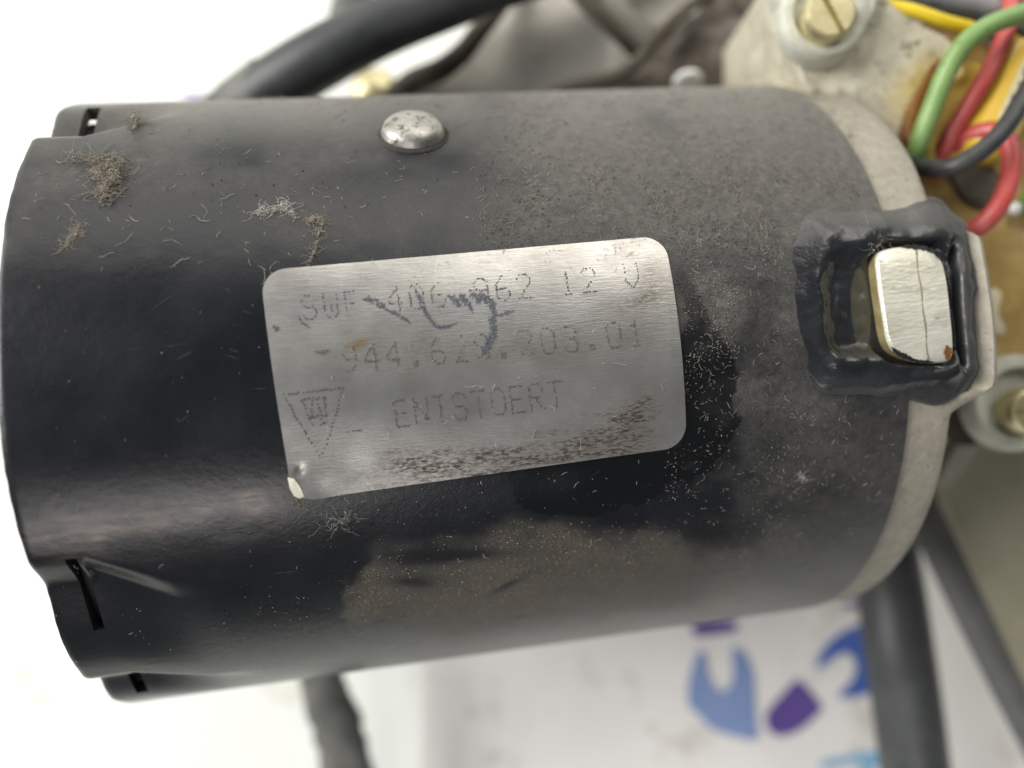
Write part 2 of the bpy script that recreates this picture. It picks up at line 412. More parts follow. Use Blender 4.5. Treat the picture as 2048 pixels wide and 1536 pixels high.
def prism(name, pts, depth, thick, mat, parent=None, bev=0.5, it=0, top=None, label=None, seg=3):
    """polygon traced at its own depth, given real thickness away from the camera; depth may be one value per point"""
    p = np.asarray(pts, float)
    d = np.full(len(p), float(depth)) if np.isscalar(depth) else np.asarray(depth, float)
    p = np.column_stack([p, d])
    if it: p = smooth_poly(p, it)
    W = np.array([P(*q) for q in p])
    x, y = W[:, 0], W[:, 1]
    if (x * np.roll(y, -1) - np.roll(x, -1) * y).sum() < 0: W = W[::-1]
    bm = bmesh.new()
    tv = [bm.verts.new(q * MM) for q in W]
    bv = [bm.verts.new((q - np.array([0, 0, thick])) * MM) for q in W]
    tf = bm.faces.new(tv); bm.faces.new(bv[::-1])
    n = len(tv)
    for i in range(n): bm.faces.new((tv[i], bv[i], bv[(i + 1) % n], tv[(i + 1) % n]))
    if bev:
        bmesh.ops.bevel(bm, geom=list(tf.edges), offset=bev * MM, segments=seg, profile=0.6, affect='EDGES', clamp_overlap=True)
    bmesh.ops.triangulate(bm, faces=[f for f in bm.faces if len(f.verts) > 4])
    bmesh.ops.recalc_face_normals(bm, faces=bm.faces)
    V = np.array([v.co[:] for v in bm.verts]) / MM
    Fc = [tuple(v.index for v in f.verts) for f in (bm.verts.index_update(), bm.faces)[1]]
    bm.free()
    return mk(name, V, Fc, mat, parent, 'world', label=label)

def revolve(prof, axis, centre, sides=40, squash=None):
    """prof: list of (r, h); axis: unit vector"""
    ax = np.asarray(axis, float); ax /= np.linalg.norm(ax)
    s = np.cross(ax, (0, 1, 0.01)); s /= np.linalg.norm(s); q = np.cross(ax, s)
    V = []; Fc = []
    for r, h in prof:
        for k in range(sides):
            a = 2 * math.pi * k / sides
            V.append(np.asarray(centre) + ax * h + r * (math.cos(a) * s + math.sin(a) * q))
    for i in range(len(prof) - 1):
        for k in range(sides):
            a = i * sides + k; b = i * sides + (k + 1) % sides
            Fc.append((a, b, b + sides, a + sides))
    Fc.append(tuple(range(sides - 1, -1, -1))); Fc.append(tuple((len(prof) - 1) * sides + k for k in range(sides)))
    return np.array(V), Fc

# ================================================================ the table and the added printed sheet
z0 = 0.0
ts = 900.0
g = 40
xs = np.linspace(-ts, ts, g); V = np.array([[x, y, 0.0] for y in xs for x in xs])
Fq = np.array([[j * g + i, j * g + i + 1, (j + 1) * g + i + 1, (j + 1) * g + i] for j in range(g - 1) for i in range(g - 1)])
tag(mk('table_top', V, Fq, M['table'], None, 'world'), 'white table top under the motor', kind='structure')
# sheet added for the table's brightness step, its left edge at the lower middle
def sheet_pt(u, v):
    a, b = P(828, 1200, T), P(842, 1700, T)
    e = a + (b - a) * ((v) * 1.0)
    return e
x_left = P(835, 1400, T)[0]
sv = []; nx, ny = 60, 60
X0, X1, Y0, Y1 = x_left, x_left + 210, P(0, 1900, T)[1], P(0, 700, T)[1]
for j in range(ny):
    for i in range(nx):
        x = X0 + (X1 - X0) * i / (nx - 1); y = Y0 + (Y1 - Y0) * j / (ny - 1)
        h = 0.35 + 0.30 * float(fbm(np.array([x * 0.05]), np.array([y * 0.05]), 5)[0])
        sv.append([x + 0.02 * (y - Y0), y, h])
sf = np.array([[j * nx + i, j * nx + i + 1, (j + 1) * nx + i + 1, (j + 1) * nx + i] for j in range(ny - 1) for i in range(nx - 1)])
SHEET = tag(mk('added_printed_sheet', sv, sf, M['added_sheet'], None, 'world'), 'off-white sheet added for the duller side of the table, printed with blue wrenches', 'added_sheet')
def print_poly(name, pts, mat, it=2, label=None, parent=None):
    W = np.array([P(x, y, T - 0.78) for x, y in (smooth_poly(pts, it) if it else pts)])
    bm = bmesh.new(); f = bm.faces.new([bm.verts.new(q * MM) for q in W])
    if f.normal.z < 0: f.normal_flip()
    bm.normal_update()
    if f.normal.z < 0: f.normal_flip()
    bmesh.ops.triangulate(bm, faces=[f]); bm.verts.index_update()
    V = np.array([v.co[:] for v in bm.verts]) / MM; Fc = [tuple(v.index for v in q.verts) for q in bm.faces]; bm.free()
    return mk(name, V, Fc, mat, parent, 'world', smooth=False, label=label)
print_poly('wrench_print', [(1398, 1298), (1382, 1340), (1374, 1385), (1378, 1415), (1400, 1432), (1420, 1458), (1455, 1470), (1522, 1486), (1512, 1440), (1510, 1390), (1508, 1345), (1492, 1305), (1462, 1290), (1466, 1330), (1466, 1362), (1450, 1386), (1436, 1384), (1420, 1362), (1414, 1330), (1412, 1305)], M['lblue'], 2, 'light blue printed wrench head', SHEET)
print_poly('wrench_print', [(1760, 1228), (1715, 1250), (1675, 1268), (1645, 1296), (1630, 1332), (1640, 1338), (1666, 1316), (1692, 1304), (1712, 1318), (1712, 1350), (1690, 1378), (1670, 1392), (1700, 1398), (1736, 1388), (1775, 1375), (1800, 1300)], M['blue'], 2, 'dark blue printed wrench head', SHEET)
print_poly('nut_print', [(1590, 1360), (1600, 1358), (1648, 1416), (1640, 1424), (1602, 1460), (1568, 1474), (1545, 1470), (1530, 1448), (1532, 1424), (1556, 1398)], M['purple'], 1, 'purple printed nut', SHEET)
print_poly('bar_print', [(1382, 1244), (1474, 1240), (1474, 1264), (1440, 1268), (1386, 1276)], M['purple'], 1, 'purple printed bar', SHEET)
print_poly('bar_print', [(1678, 1206), (1760, 1196), (1770, 1214), (1710, 1218), (1690, 1214)], M['purple'], 1, 'purple printed bar', SHEET)
print_poly('lettering_print', [(1636, 1524), (1690, 1512), (1760, 1498), (1775, 1512), (1745, 1545), (1700, 1590), (1690, 1582), (1730, 1528), (1700, 1526), (1642, 1540)], M['cyan'], 1, 'sky blue printed lettering', SHEET)
# another print on the table, mostly hidden behind the can
o = print_poly('nut_print', [(355, 195), (385, 188), (420, 190), (440, 230), (400, 260), (360, 250)], M['purple'], 1, 'small purple print on the table', None)
o.location.z = -0.00070; tag(o, 'small purple print on the white table behind the can', 'print')

# ================================================================ motor can
def dents(th, t):
    """lanced dents at the open end: (edge angle at the rim, sign, span, depth, drift of the edge along the can)"""
    d = np.zeros_like(th)
    for th0, sg, span, dep, drift, length in ((-20.0, -1, 24.0, 1.25, 6.0, 9.5), (46.0, 1, 16.0, 1.7, 6.5, 8.5), (-46.5, -1, 15.0, 1.5, 5.5, 11.0),
                                              (150.0, 1, 18.0, 1.5, 5.0, 9.0), (-140.0, -1, 18.0, 1.5, 5.0, 9.0)):
        a = np.clip((t + 24.0) / 6.0, 0, 1)
        e = th0 + sg * drift * a
        s = (th - e) * sg
        rise = np.clip(s / np.where(t < -24.0, 7.5, 5.0), 0, 1); rise = rise * rise * (3 - 2 * rise)
        rec = 1 - ss(0.25, 1.0, s / span)
        fade = 1 - ss(-24.2, -24.2 + length, t)
        d += dep * rise * rec * fade
    return d
SLOTS = [(-35.6, -21.2, -25.1, -24.2), (50.0, 61.5, -25.2, -24.0), (-59.0, -51.5, -25.2, -24.2), (155, 170, -25.2, -24.2), (-158, -143, -25.2, -24.2)]
HOLE = (-6.0, 17.4, 34.6)      # theta range and t where the lug window is cut

th_d = np.arange(-82, 82.01, 0.34); th_c = np.arange(86, 278, 4.0)
TH = np.concatenate([th_d, th_c]); nth = len(TH)
TT = np.concatenate([np.arange(-27.6, 43.25, 0.21), [43.35, 43.5, 43.6]]); nt_ = len(TT)
th2, t2 = np.meshgrid(TH, TT, indexing='ij')
thw = np.where(th2 > 180, th2 - 360, th2)
rr = R - dents(thw, t2) + 0.05 * (fbm(thw * 0.05, t2 * 0.06, 3) - 0.5)
rr -= 0.28 * ss(43.3, 43.6, t2) ** 2
rr -= 0.12 * (1 - ss(-27.6, -27.3, t2))
rim = (t2 < -27.5)
tt2 = t2 + np.where(rim, 0.35 * (fbm(thw * 0.14, t2 * 0, 8) - 0.5), 0)
VO = cyl(th2, tt2, rr).reshape(-1, 3)
VI = cyl(th2, tt2, rr - 1.1).reshape(-1, 3)
I, J = np.meshgrid(np.arange(nth), np.arange(nt_ - 1), indexing='ij')
I2 = (I + 1) % nth
thc = np.where(I == nth - 1, 276, 0.5 * (TH[I] + TH[I2])); thc = np.where(thc > 180, thc - 360, thc)
tc = 0.5 * (TT[J] + TT[J + 1])
keep = np.ones(I.shape, bool)
for a, b, c, d in SLOTS: keep &= ~((thc > a) & (thc < b) & (tc > c) & (tc < d))
keep &= ~((thc > HOLE[0]) & (thc < HOLE[1]) & (tc > HOLE[2]))
q = np.stack([I * nt_ + J, I2 * nt_ + J, I2 * nt_ + J + 1, I * nt_ + J + 1], -1)[:, :, ::-1]
nO = nth * nt_
faces = [q[keep]]
kp = np.pad(keep, ((0, 0), (1, 1)), constant_values=False)
# walls where the sheet ends: rims, slots, window
lo = keep & ~kp[:, :-2]; hi = keep & ~kp[:, 2:]
va, vb = I * nt_ + J, I2 * nt_ + J
faces.append(np.stack([va, vb, vb + nO, va + nO], -1)[lo])
va, vb = I * nt_ + J + 1, I2 * nt_ + J + 1
faces.append(np.stack([vb, va, va + nO, vb + nO], -1)[hi])
le = keep & ~np.roll(keep, 1, 0); ri = keep & ~np.roll(keep, -1, 0)
va, vb = I * nt_ + J, I * nt_ + J + 1
faces.append(np.stack([vb, va, va + nO, vb + nO], -1)[le])
va, vb = I2 * nt_ + J, I2 * nt_ + J + 1
faces.append(np.stack([va, vb, vb + nO, va + nO], -1)[ri])
FS = np.concatenate(faces)[:, ::-1]
used = np.zeros(2 * nO, bool); used[FS.ravel()] = True
remap = np.cumsum(used) - 1
VS = np.concatenate([VO, VI])[used]; FS = remap[FS]
SHELL = mk('motor_shell', VS, FS, M['shell'], MOTOR, sharp=40)

def in_poly(X, Y, poly):
    c = np.zeros(X.shape, bool); n = len(poly); j = n - 1
    for i in range(n):
        xi, yi = poly[i]; xj, yj = poly[j]
        c ^= ((yi > Y) != (yj > Y)) & (X < (xj - xi) * (Y - yi) / (yj - yi + 1e-9) + xi)
        j = i
    return c
def blob(X, Y, cx, cy, rx, ry, ang=0.0):
    a = math.radians(ang); dx, dy = X - cx, Y - cy
    u = (dx * math.cos(a) + dy * math.sin(a)) / rx; v = (-dx * math.sin(a) + dy * math.cos(a)) / ry
    return np.exp(-(u * u + v * v))
def shell_zones(L):
    X, Y = to_px(L)
    front = L[:, 2] > 5.0
    n1 = fbm(X / 160, Y / 90, 11) - 0.5; n2 = fbm(X / 50, Y / 35, 21) - 0.5; n3 = fbm(X / 300, Y / 160, 31) - 0.5
    dust = 0.80 * ss(860, 1130, X + 160 * n1) * (1 - ss(430, 585, Y + 130 * n1 + 70 * n2))
    film_and_reflection = (0.12 + 0.55 * n3 + 0.55 * n1 + 0.35 * n2) * (1 - ss(470, 580, Y + 60 * n1)) * (1 - 0.6 * ss(800, 1100, X))
    film_and_reflection += 0.50 * (1 - ss(220, 310, Y + 60 * n2 + 40 * n1)) * (0.8 + 0.8 * n1) * (1 - ss(900, 1100, X))  # bright top band: the table's reflection painted in as extra dust tone
    right = (0.44 + 0.7 * n1) * ss(1370, 1600, X + 170 * n2 + 230 * n1)
    right *= 1 - 0.35 * ss(900, 1100, Y)
    gran = 0.75 * blob(X, Y, 1430, 600, 75, 95, 10) * (0.5 + 1.6 * (n2 + 0.3))
    low = 0.20 * ss(1130, 1290, Y + 40 * n1 - 0.1 * (1024 - X)) * ss(560, 900, X)
    dust = np.maximum.reduce([dust, film_and_reflection, right, gran, low])
    cl = blob(X, Y, 1010, 360, 90, 40, 0) * 0.5 + 0.9 * blob(X, Y, 700, 370, 120, 45, -8) + 0.8 * blob(X, Y, 330, 430, 110, 50, 10) + 0.6 * blob(X, Y, 480, 300, 80, 26, -10) + blob(X, Y, 1320, 245, 45, 25, 30) * 0.6
    dust *= 1 - np.clip(cl, 0, 0.8)
    dust = np.clip(dust, 0, 1)
    sand = ss(690, 765, X + 130 * n2 + 90 * n1) * (1 - ss(1330, 1560, X + 90 * n1)) * ss(1060, 1150, Y + 0.12 * (X - 720) * 0.35 + 90 * n1 + 30 * n2) * (1 - ss(1235, 1310, Y + 0.10 * (X - 720) + 50 * n2))
    sand *= 0.62 + 1.3 * n1 + 0.5 * n2 + 0.5 * blob(X, Y, 745, 1190, 60, 70)
    sw = blob(X, Y, 900, 1112, 190, 22, -3) + blob(X, Y, 820, 1165, 80, 18, 3) * 0.9 + blob(X, Y, 1010, 1175, 60, 10, -28) + blob(X, Y, 770, 1255, 45, 28, 0) * 1.1
    sand *= 1 - np.clip(sw, 0, 0.92)
    sand = np.clip(sand, 0, 1)
    line = 1062 - (X - 60) * 0.118
    smear = np.exp(-((Y - line - 60 * n1 - 25 * n2) / 46) ** 2) * (1 - ss(520, 640, X)) * (0.42 + 1.3 * n2 + 0.9 * n1) + 0.35 * blob(X, Y, 500, 1008, 60, 22, -6)
    smear += 0.35 * blob(X, Y, 1470, 1180, 60, 80, 0) + 0.25 * blob(X, Y, 1200, 1240, 200, 30, -6)
    edge = 16 * (fbm(X / 22, Y / 22, 77) - 0.5) + 110 * (fbm(X / 90, Y / 90, 78) - 0.5) * ss(1330, 1400, X)
    wet = in_poly(X + edge, Y + edge, [(1000, 930), (1040, 1012), (1075, 1028), (1200, 1032), (1240, 1012), (1300, 1006), (1325, 985), (1350, 960), (1420, 920), (1470, 830), (1465, 740), (1420, 660), (1380, 560), (1350, 520), (1370, 900)]).astype(float)
    wet *= np.clip(1 - 0.8 * blob(X, Y, 1120, 965, 50, 30, -10) - 0.6 * gran - 0.7 * blob(X, Y, 1010, 960, 60, 60), 0, 1)
    z = np.stack([dust, sand, wet, np.clip(smear, 0, 1)], -1)
    z[~front] = (0.3, 0, 0, 0)
    return z
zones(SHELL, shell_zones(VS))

# fine scratches and rubs in the paint: too many and too small to count, one part
SV, SF = [], []
for k in range(150):
    x, y = rng.uniform(20, 1780), rng.uniform(230, 1290)
    if in_poly(np.array([x]), np.array([y]), [(505, 530), (1335, 460), (1385, 905), (575, 1015)])[0] or (1560 < x < 1960 and 380 < y < 820): continue
    L_s = 8 + 70 * rng.random() ** 2.5; an = rng.normal(-0.12, 0.55); m = 8
    u = np.linspace(-.5, .5, m); bend = rng.normal(0, 5)
    cx_ = x + u * L_s * math.cos(an); cy_ = y + u * L_s * math.sin(an) + bend * u * u
    wd = rng.uniform(.35, .8) * (1 - (2 * u) ** 2 * .8)
    th_, t_, ok_ = hits(np.concatenate([cx_, cx_]), np.concatenate([cy_ - wd, cy_ + wd]), R + 0.045)
    if not ok_.all() or t_.max() > 43 or t_.min() < -19: continue
    o_ = len(SV); SV.extend(cyl(th_, t_, R + 0.045)); SF.extend([(o_ + i, o_ + i + 1, o_ + m + i + 1, o_ + m + i) for i in range(m - 1)])
so_ = mk('paint_scratches', np.array(SV), SF, flecked('pale_paint_scratch', (0.045, 0.045, 0.046), (0.11, 0.107, 0.10), 0.5, 2.0, 0.35, 0.6), SHELL, sharp=0, label='fine pale scratches in the black paint')
so_['kind'] = 'stuff'
# plate that closes the can inside the rim
V, Fc = revolve([(29.6, 0), (29.6, 0.8), (27.0, 1.4), (9.0, 1.4), (7.5, -1.0), (6.0, -1.6)], (-1, 0, 0), (-25.0, 0, 0), 64)
V[:, 1:] *= 0.935
mk('end_plate', V, Fc, M['inside'], MOTOR)
V, Fc = revolve([(26.0, 0), (29.15, 0.0), (29.15, 8), (28.2, 8.5), (28.1, 66), (27.2, 66.4)], (1, 0, 0), (-27.2, 0, 0), 96)
mk('dark_slot_liner', V, Fc, M['inside'], MOTOR)  # dark sleeve added inside the can so no light shows through the slots

# ---------------------------------------------------------------- end casting (grey flange behind the can)
thf = np.arange(-180, 180, 1.0)
def t_end(th):
    b = 48.1 + 1.3 * ss(5, 40, th) * (1 - ss(100, 150, th))
    tab = ss(-13.5, -8.5, th) * (1 - ss(15.5, 20.5, th))
    return b + tab * 4.4
prof = [(43.0, 30.55, 0), (44.0, 30.62, 0), (45.5, 30.62, 0)]
rows = []
te = t_end(thf)
for f, rad in ((None, 30.35), (None, 30.6)):
    pass
rowsT = [np.full_like(thf, 43.2), np.full_like(thf, 43.62), 43.6 + (te - 43.6) * 0.35, 43.6 + (te - 43.6) * 0.7, te - 0.7, te - 0.3, te - 0.08, te, te + 0.0]
rowsR = [27.9, 30.62, 30.66, 30.66, 30.64, 30.5, 30.2, 29.8, 20.0]
wnd = ss(-9.5, -8, thf) * (1 - ss(17.5, 19, thf))
V = np.concatenate([cyl(thf, a, b - 3.0 * wnd * (1 - ss(49.6, 50.6, a))) for a, b in zip(rowsT, rowsR)])
n = len(thf); k = np.arange(n); Fc = np.concatenate([np.stack([i * n + k, i * n + (k + 1) % n, (i + 1) * n + (k + 1) % n, (i + 1) * n + k], -1) for i in range(len(rowsT) - 1)])[:, ::-1]
mk('end_casting', V, Fc, M['cast'], MOTOR, sharp=50)

# ---------------------------------------------------------------- painted collar with the lug window
def sd_rr(X, Y, cx, cy, hx, hy, r):
    qx = np.abs(X - cx) - hx + r; qy = np.abs(Y - cy) - hy + r
    return np.hypot(np.maximum(qx, 0), np.maximum(qy, 0)) + np.minimum(np.maximum(qx, qy), 0) - r
thp = np.linspace(27, -14, 230); tp = np.linspace(32.5, 51.6, 210)
a2, b2 = np.meshgrid(thp, tp, indexing='ij')
L0 = cyl(a2, b2, R)
X, Y = to_px(L0)
sk = (Y - 605) * 0.075
nz = fbm(X / 95, Y / 95, 41, 2) - 0.5
so = sd_rr(X - sk, Y, 1768, 602, 172, 192, 70) + 22 * nz + 34 * (fbm(X / 55, Y / 55, 45, 2) - 0.5)
si = sd_rr(X - sk, Y, 1766, 606, 148, 126, 34) + 30 * nz
outer = ss(8, -62, so)
h = -0.10 + 0.70 * outer
# shallow dip of glossy paint on the left, paint right up to the lug elsewhere, a narrow groove on the right
dip = ss(6, -46 - 40 * ss(560, 480, Y) * ss(1760, 1680, X), sd_rr(X - sk, Y, 1743, 604, 117, 120, 46) + 40 * nz + 14 * (fbm(X / 30, Y / 30, 47, 2) - 0.5))
h = h * (1 - dip) + (-0.30 - 0.30 * ss(1660, 1740, X - sk)) * dip
seat = ss(4, -10, sd_rr(X - sk, Y, 1826, 606, 84, 122, 36) + 10 * nz)
h = np.minimum(h, h * (1 - seat) + (-0.6) * seat)
groove = np.exp(-(((X - sk) - 1917 - 6 * nz) / 8.0) ** 2) * ss(470, 495, Y) * (1 - ss(725, 750, Y))
h -= 1.25 * groove
h += 0.42 * blob(X, Y, 1690, 768, 110, 20, -4) + 0.30 * blob(X, Y, 1850, 752, 80, 13, -10) + 0.25 * blob(X, Y, 1690, 455, 70, 26, 8)
h += 0.55 * (fbm(X / 45, Y / 45, 43, 2) - 0.5) * outer * (1 - seat)
pocket = np.clip(dip + seat + groove, 0, 1)
h += 0.22 * nz
h = h - 0.55 * ss(-4, 14, so)
edge_keep = so < 16
Lp = cyl(a2, b2, R + h + 0.06).reshape(-1, 3)
nj = len(tp); ii, jj = np.meshgrid(np.arange(len(thp) - 1), np.arange(nj - 1), indexing='ij')
fk = (edge_keep[:-1, :-1] | edge_keep[1:, 1:])
fq = np.stack([ii * nj + jj, ii * nj + jj + 1, (ii + 1) * nj + jj + 1, (ii + 1) * nj + jj], -1)[fk]
used = np.zeros(len(Lp), bool); used[fq.ravel()] = True; rm = np.cumsum(used) - 1
COLLAR = mk('paint_collar', Lp[used], rm[fq][:, ::-1], M['collar'], MOTOR, sharp=0, label='thick black paint around the lug window')
cd = np.clip(0.55 * ss(500, 430, Y) + 0.42 * ss(1895, 1935, X - sk) * ss(1.0, 0.0, pocket) + 0.30 * ss(745, 790, Y), 0, 1) * (1 - pocket) * (0.75 + 0.8 * nz)
lens = 0.9 * ((((X - sk) - 1728) / 20) ** 2 + ((Y - 615) / 82) ** 2 < 1)
cz = np.stack([cd, lens * 1.0, 0 * cd, np.ones_like(cd)], -1).reshape(-1, 4)[used]
zones(COLLAR, cz)

# ---------------------------------------------------------------- bright lug in the window
LUGH = 0.75
outline = smooth_poly([(1752, 505), (1778, 494), (1812, 490), (1850, 494), (1884, 512), (1896, 560), (1902, 620), (1909, 690), (1906, 724), (1872, 728), (1830, 726), (1800, 712), (1778, 690), (1768, 630), (1758, 560)], 2)
def lug_pt(x, y, h):
    a, b = hit(x, y, R + LUGH); return cyl(a, b, R + h)
cx, cy = outline.mean(0)
rings = []
for s, h_ in ((1.0, -2.6), (1.0, LUGH - 0.35), (0.985, LUGH - 0.12), (0.955, LUGH)):
    rings.append([lug_pt(cx + (x - cx) * s, cy + (y - cy) * s, h_) for x, y in outline])
for s in (0.75, 0.5, 0.25):
    rings.append([lug_pt(cx + (x - cx) * s, cy + (y - cy) * s, LUGH) for x, y in outline])
V = np.concatenate([np.array(r) for r in rings]); n = len(outline)
Fc = [(i * n + k, i * n + (k + 1) % n, (i + 1) * n + (k + 1) % n, (i + 1) * n + k) for i in range(len(rings) - 1) for k in range(n)]
Fc.append(tuple((len(rings) - 1) * n + k for k in range(n)))
LUG = mk('retaining_lug', V, Fc, M['zinc'], MOTOR, sharp=40, label='bright scraped zinc lug')
LUG.data.materials.append(M['zinc_side'])
for i, p in enumerate(LUG.data.polygons):
    if i < n: p.material_index = 1

def stroke(name, pts, width, r, mat, parent, step=3.0, ragged=0.0, label=None, taper=True):
    """ribbon that follows the motor surface; pts and width in photograph pixels"""
    C = spline([(x, y, 0) for x, y in pts], 8)[:, :2]
    seg = np.concatenate([[0], np.cumsum(np.hypot(*np.diff(C, axis=0).T))])
    m = max(4, int(seg[-1] / step)); u = np.linspace(0, seg[-1], m)
    C = np.column_stack([np.interp(u, seg, C[:, 0]), np.interp(u, seg, C[:, 1])])
    D = np.gradient(C, axis=0); D /= np.linalg.norm(D, axis=1, keepdims=True) + 1e-9
    Nn = np.column_stack([-D[:, 1], D[:, 0]])
    wd = np.interp(np.linspace(0, 1, m), np.linspace(0, 1, len(width)), width) if not np.isscalar(width) else np.full(m, float(width))
    if taper: wd = wd * np.clip(np.minimum(np.arange(m), np.arange(m)[::-1]) / (0.12 * m + 1) + 0.1, 0, 1)
    a = wd / 2 * (1 + ragged * rng.uniform(-1, 1, m)); b = wd / 2 * (1 + ragged * rng.uniform(-1, 1, m))
    A, B = C + Nn * a[:, None], C - Nn * b[:, None]
    V = []
    for Q in (A, C, B):
        th, t, ok = hits(Q[:, 0], Q[:, 1], r); V.append(cyl(th, t, r))
    V = np.concatenate(V)
    Fc = [(k, k + 1, m + k + 1, m + k) for k in range(m - 1)] + [(m + k, m + k + 1, 2 * m + k + 1, 2 * m + k) for k in range(m - 1)]
    return mk(name, V, Fc, mat, parent, sharp=0, label=label)
for pts_, wd_, m_ in (([(1893, 690), (1897, 705), (1894, 720)], [8, 16, 12], 'stainb'), ([(1782, 694), (1800, 708), (1835, 722), (1870, 724)], [8, 10, 7, 5], 'shellp'),
                      ([(1800, 493), (1830, 494), (1862, 500), (1886, 520)], [6, 9, 9, 6], 'shellp'), ([(1790, 668), (1815, 667), (1835, 666)], [1.6, 2, 1.2], 'tear'), ([(1795, 676), (1812, 675), (1826, 674)], [1.6, 2, 1.2], 'tear')):
    stroke('lug_stain', pts_, wd_, R + LUGH + 0.025, M['collar'] if m_ == 'shellp' else M[m_], LUG, step=2.0, ragged=0.4)
stroke('lug_seam', [(1833, 496), (1836, 540), (1843, 580), (1846, 620), (1852, 655), (1853, 690), (1858, 722)], [3.5, 1.6, 2.8, 1.2, 3.2, 1.5, 4], R + LUGH + 0.02, M['zinc_side'], LUG, step=1.5, ragged=0.7, taper=False)

# ---------------------------------------------------------------- rivet
def surf_frame(px, py, r=R):
    a, b = hit(px, py, r); c = cyl(a, b, r); nrm = np.array([0, math.sin(math.radians(a)), math.cos(math.radians(a))])
    return c, nrm
c, nrm = surf_frame(826, 268)
RR = 2.75
prof = [(RR * 0.96, -0.2), (RR, 0.05), (RR, 0.22), (RR * 0.97, 0.36)] + [(RR * math.cos(u) * 0.97, 0.36 + 1.25 * math.sin(u)) for u in np.linspace(0.12, 1.45, 12)]
V, Fc = revolve(prof, nrm, c, 48)
RIV = mk('rivet', V, Fc, M['rivet'], MOTOR, sharp=60, label='domed steel rivet')
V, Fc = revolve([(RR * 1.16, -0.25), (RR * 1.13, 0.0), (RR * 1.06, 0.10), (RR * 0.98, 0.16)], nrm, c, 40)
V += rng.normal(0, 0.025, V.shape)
mk('rivet_shade_ring', V, Fc, M['graind'], RIV)  # dark ring stands in for the shadow beneath the rivet head

# ---------------------------------------------------------------- name plate
PLR = R + 0.15
corn = [hit(521, 543), hit(1326, 473), hit(1371, 892), hit(589, 1001)]
c00, c10, c11, c01 = [np.array(q) for q in corn]
def plate_uv(u, v):
    u = np.asarray(u)[..., None]; v = np.asarray(v)[..., None]
    return (c00 * (1 - u) + c10 * u) * (1 - v) + (c01 * (1 - u) + c11 * u) * v
WM, HM = 32.0, 17.2
rcx, rcy = 1.9 / WM, 1.9 / HM
vv = np.unique(np.concatenate([np.linspace(0, rcy, 14) ** 1.0, np.linspace(rcy, 1 - rcy, 120), np.linspace(1 - rcy, 1, 14)]))
# denser rows right at the rounded corners
vv = np.unique(np.concatenate([vv, rcy * (1 - np.cos(np.linspace(0, math.pi / 2, 12))), 1 - rcy * (1 - np.cos(np.linspace(0, math.pi / 2, 12)))]))
vv = vv[np.concatenate([[True], np.diff(vv) > 4e-4])]; vv[-1] = 1.0
uu = np.linspace(0, 1, 230)
ins = np.zeros_like(vv)
for k, v_ in enumerate(vv):
    dv = max(rcy - v_, v_ - (1 - rcy), 0) / rcy
    ins[k] = rcx * (1 - math.sqrt(max(0, 1 - dv * dv)))
U = ins[:, None] + (1 - 2 * ins[:, None]) * uu[None, :]
Vv = np.repeat(vv[:, None], len(uu), 1)
tht = plate_uv(U, Vv)
LP = cyl(tht[..., 0], tht[..., 1], PLR)
X, Y = to_px(LP)
lift = 0.50 * blob(X, Y, 585, 1000, 55, 60, 0) - 0.16 * blob(X, Y, 600, 942, 10, 13, 20) + 0.10 * blob(X, Y, 660, 960, 40, 30, 0)
lift += 0.03 * (fbm(X / 120, Y / 80, 61) - 0.5)
LP = cyl(tht[..., 0], tht[..., 1], PLR + np.maximum(lift, -0.10))
LB = cyl(tht[..., 0], tht[..., 1], PLR - 0.13 + np.maximum(lift, -0.02))
nr, nc = LP.shape[:2]
ii, jj = np.meshgrid(np.arange(nr - 1), np.arange(nc - 1), indexing='ij')
fq = np.stack([ii * nc + jj, ii * nc + jj + 1, (ii + 1) * nc + jj + 1, (ii + 1) * nc + jj], -1).reshape(-1, 4)
per = [(0, j) for j in range(nc)] + [(i, nc - 1) for i in range(1, nr)] + [(nr - 1, j) for j in range(nc - 2, -1, -1)] + [(i, 0) for i in range(nr - 2, 0, -1)]
pi = np.array([i * nc + j for i, j in per]); LBv = np.array([LB[i, j] for i, j in per]); nP = len(per); base = nr * nc
wq = np.stack([pi, np.roll(pi, -1), base + np.roll(np.arange(nP), -1), base + np.arange(nP)], -1)
VP = np.concatenate([LP.reshape(-1, 3), LBv])
PLATE = mk('name_plate', VP, np.concatenate([fq, wq])[:, ::-1], M['plate'], MOTOR, sharp=50, label='worn silver name plate with stamped numbers')
X, Y = to_px(VP)
n1 = fbm(X / 70, Y / 40, 71) - 0.5; n2 = fbm((X + 0.2 * Y) / 90, (Y + 0.12 * X) / 14, 81) - 0.5
ybot = 1001 - (X - 589) * 0.139
brown = np.exp(-((ybot - Y - 28) / (38 + 40 * n1)) ** 2) * ss(690, 830, X + 120 * n1) * (1 - ss(1250, 1350, X)) * (0.95 + 1.8 * n2)
brown += 0.8 * blob(X, Y, 1230, 845, 130, 45, -12) * (0.5 + 2.2 * n2) + 0.45 * blob(X, Y, 1290, 790, 60, 30, -20) * (0.6 + 2 * n2)
brown += 0.55 * blob(X, Y, 1285, 600, 60, 20, -18) + 0.4 * blob(X, Y, 1300, 560, 20, 40, 0) + 0.35 * blob(X, Y, 800, 745, 60, 22, 10)
brown += 0.38 * blob(X, Y, 860, 700, 230, 34, -4) + 0.38 * blob(X, Y, 1110, 700, 130, 30, -6) + 0.22 * blob(X, Y, 1150, 760, 190, 40, -8)
brown += 0.18 * ss(0.0, 0.4, n1) 
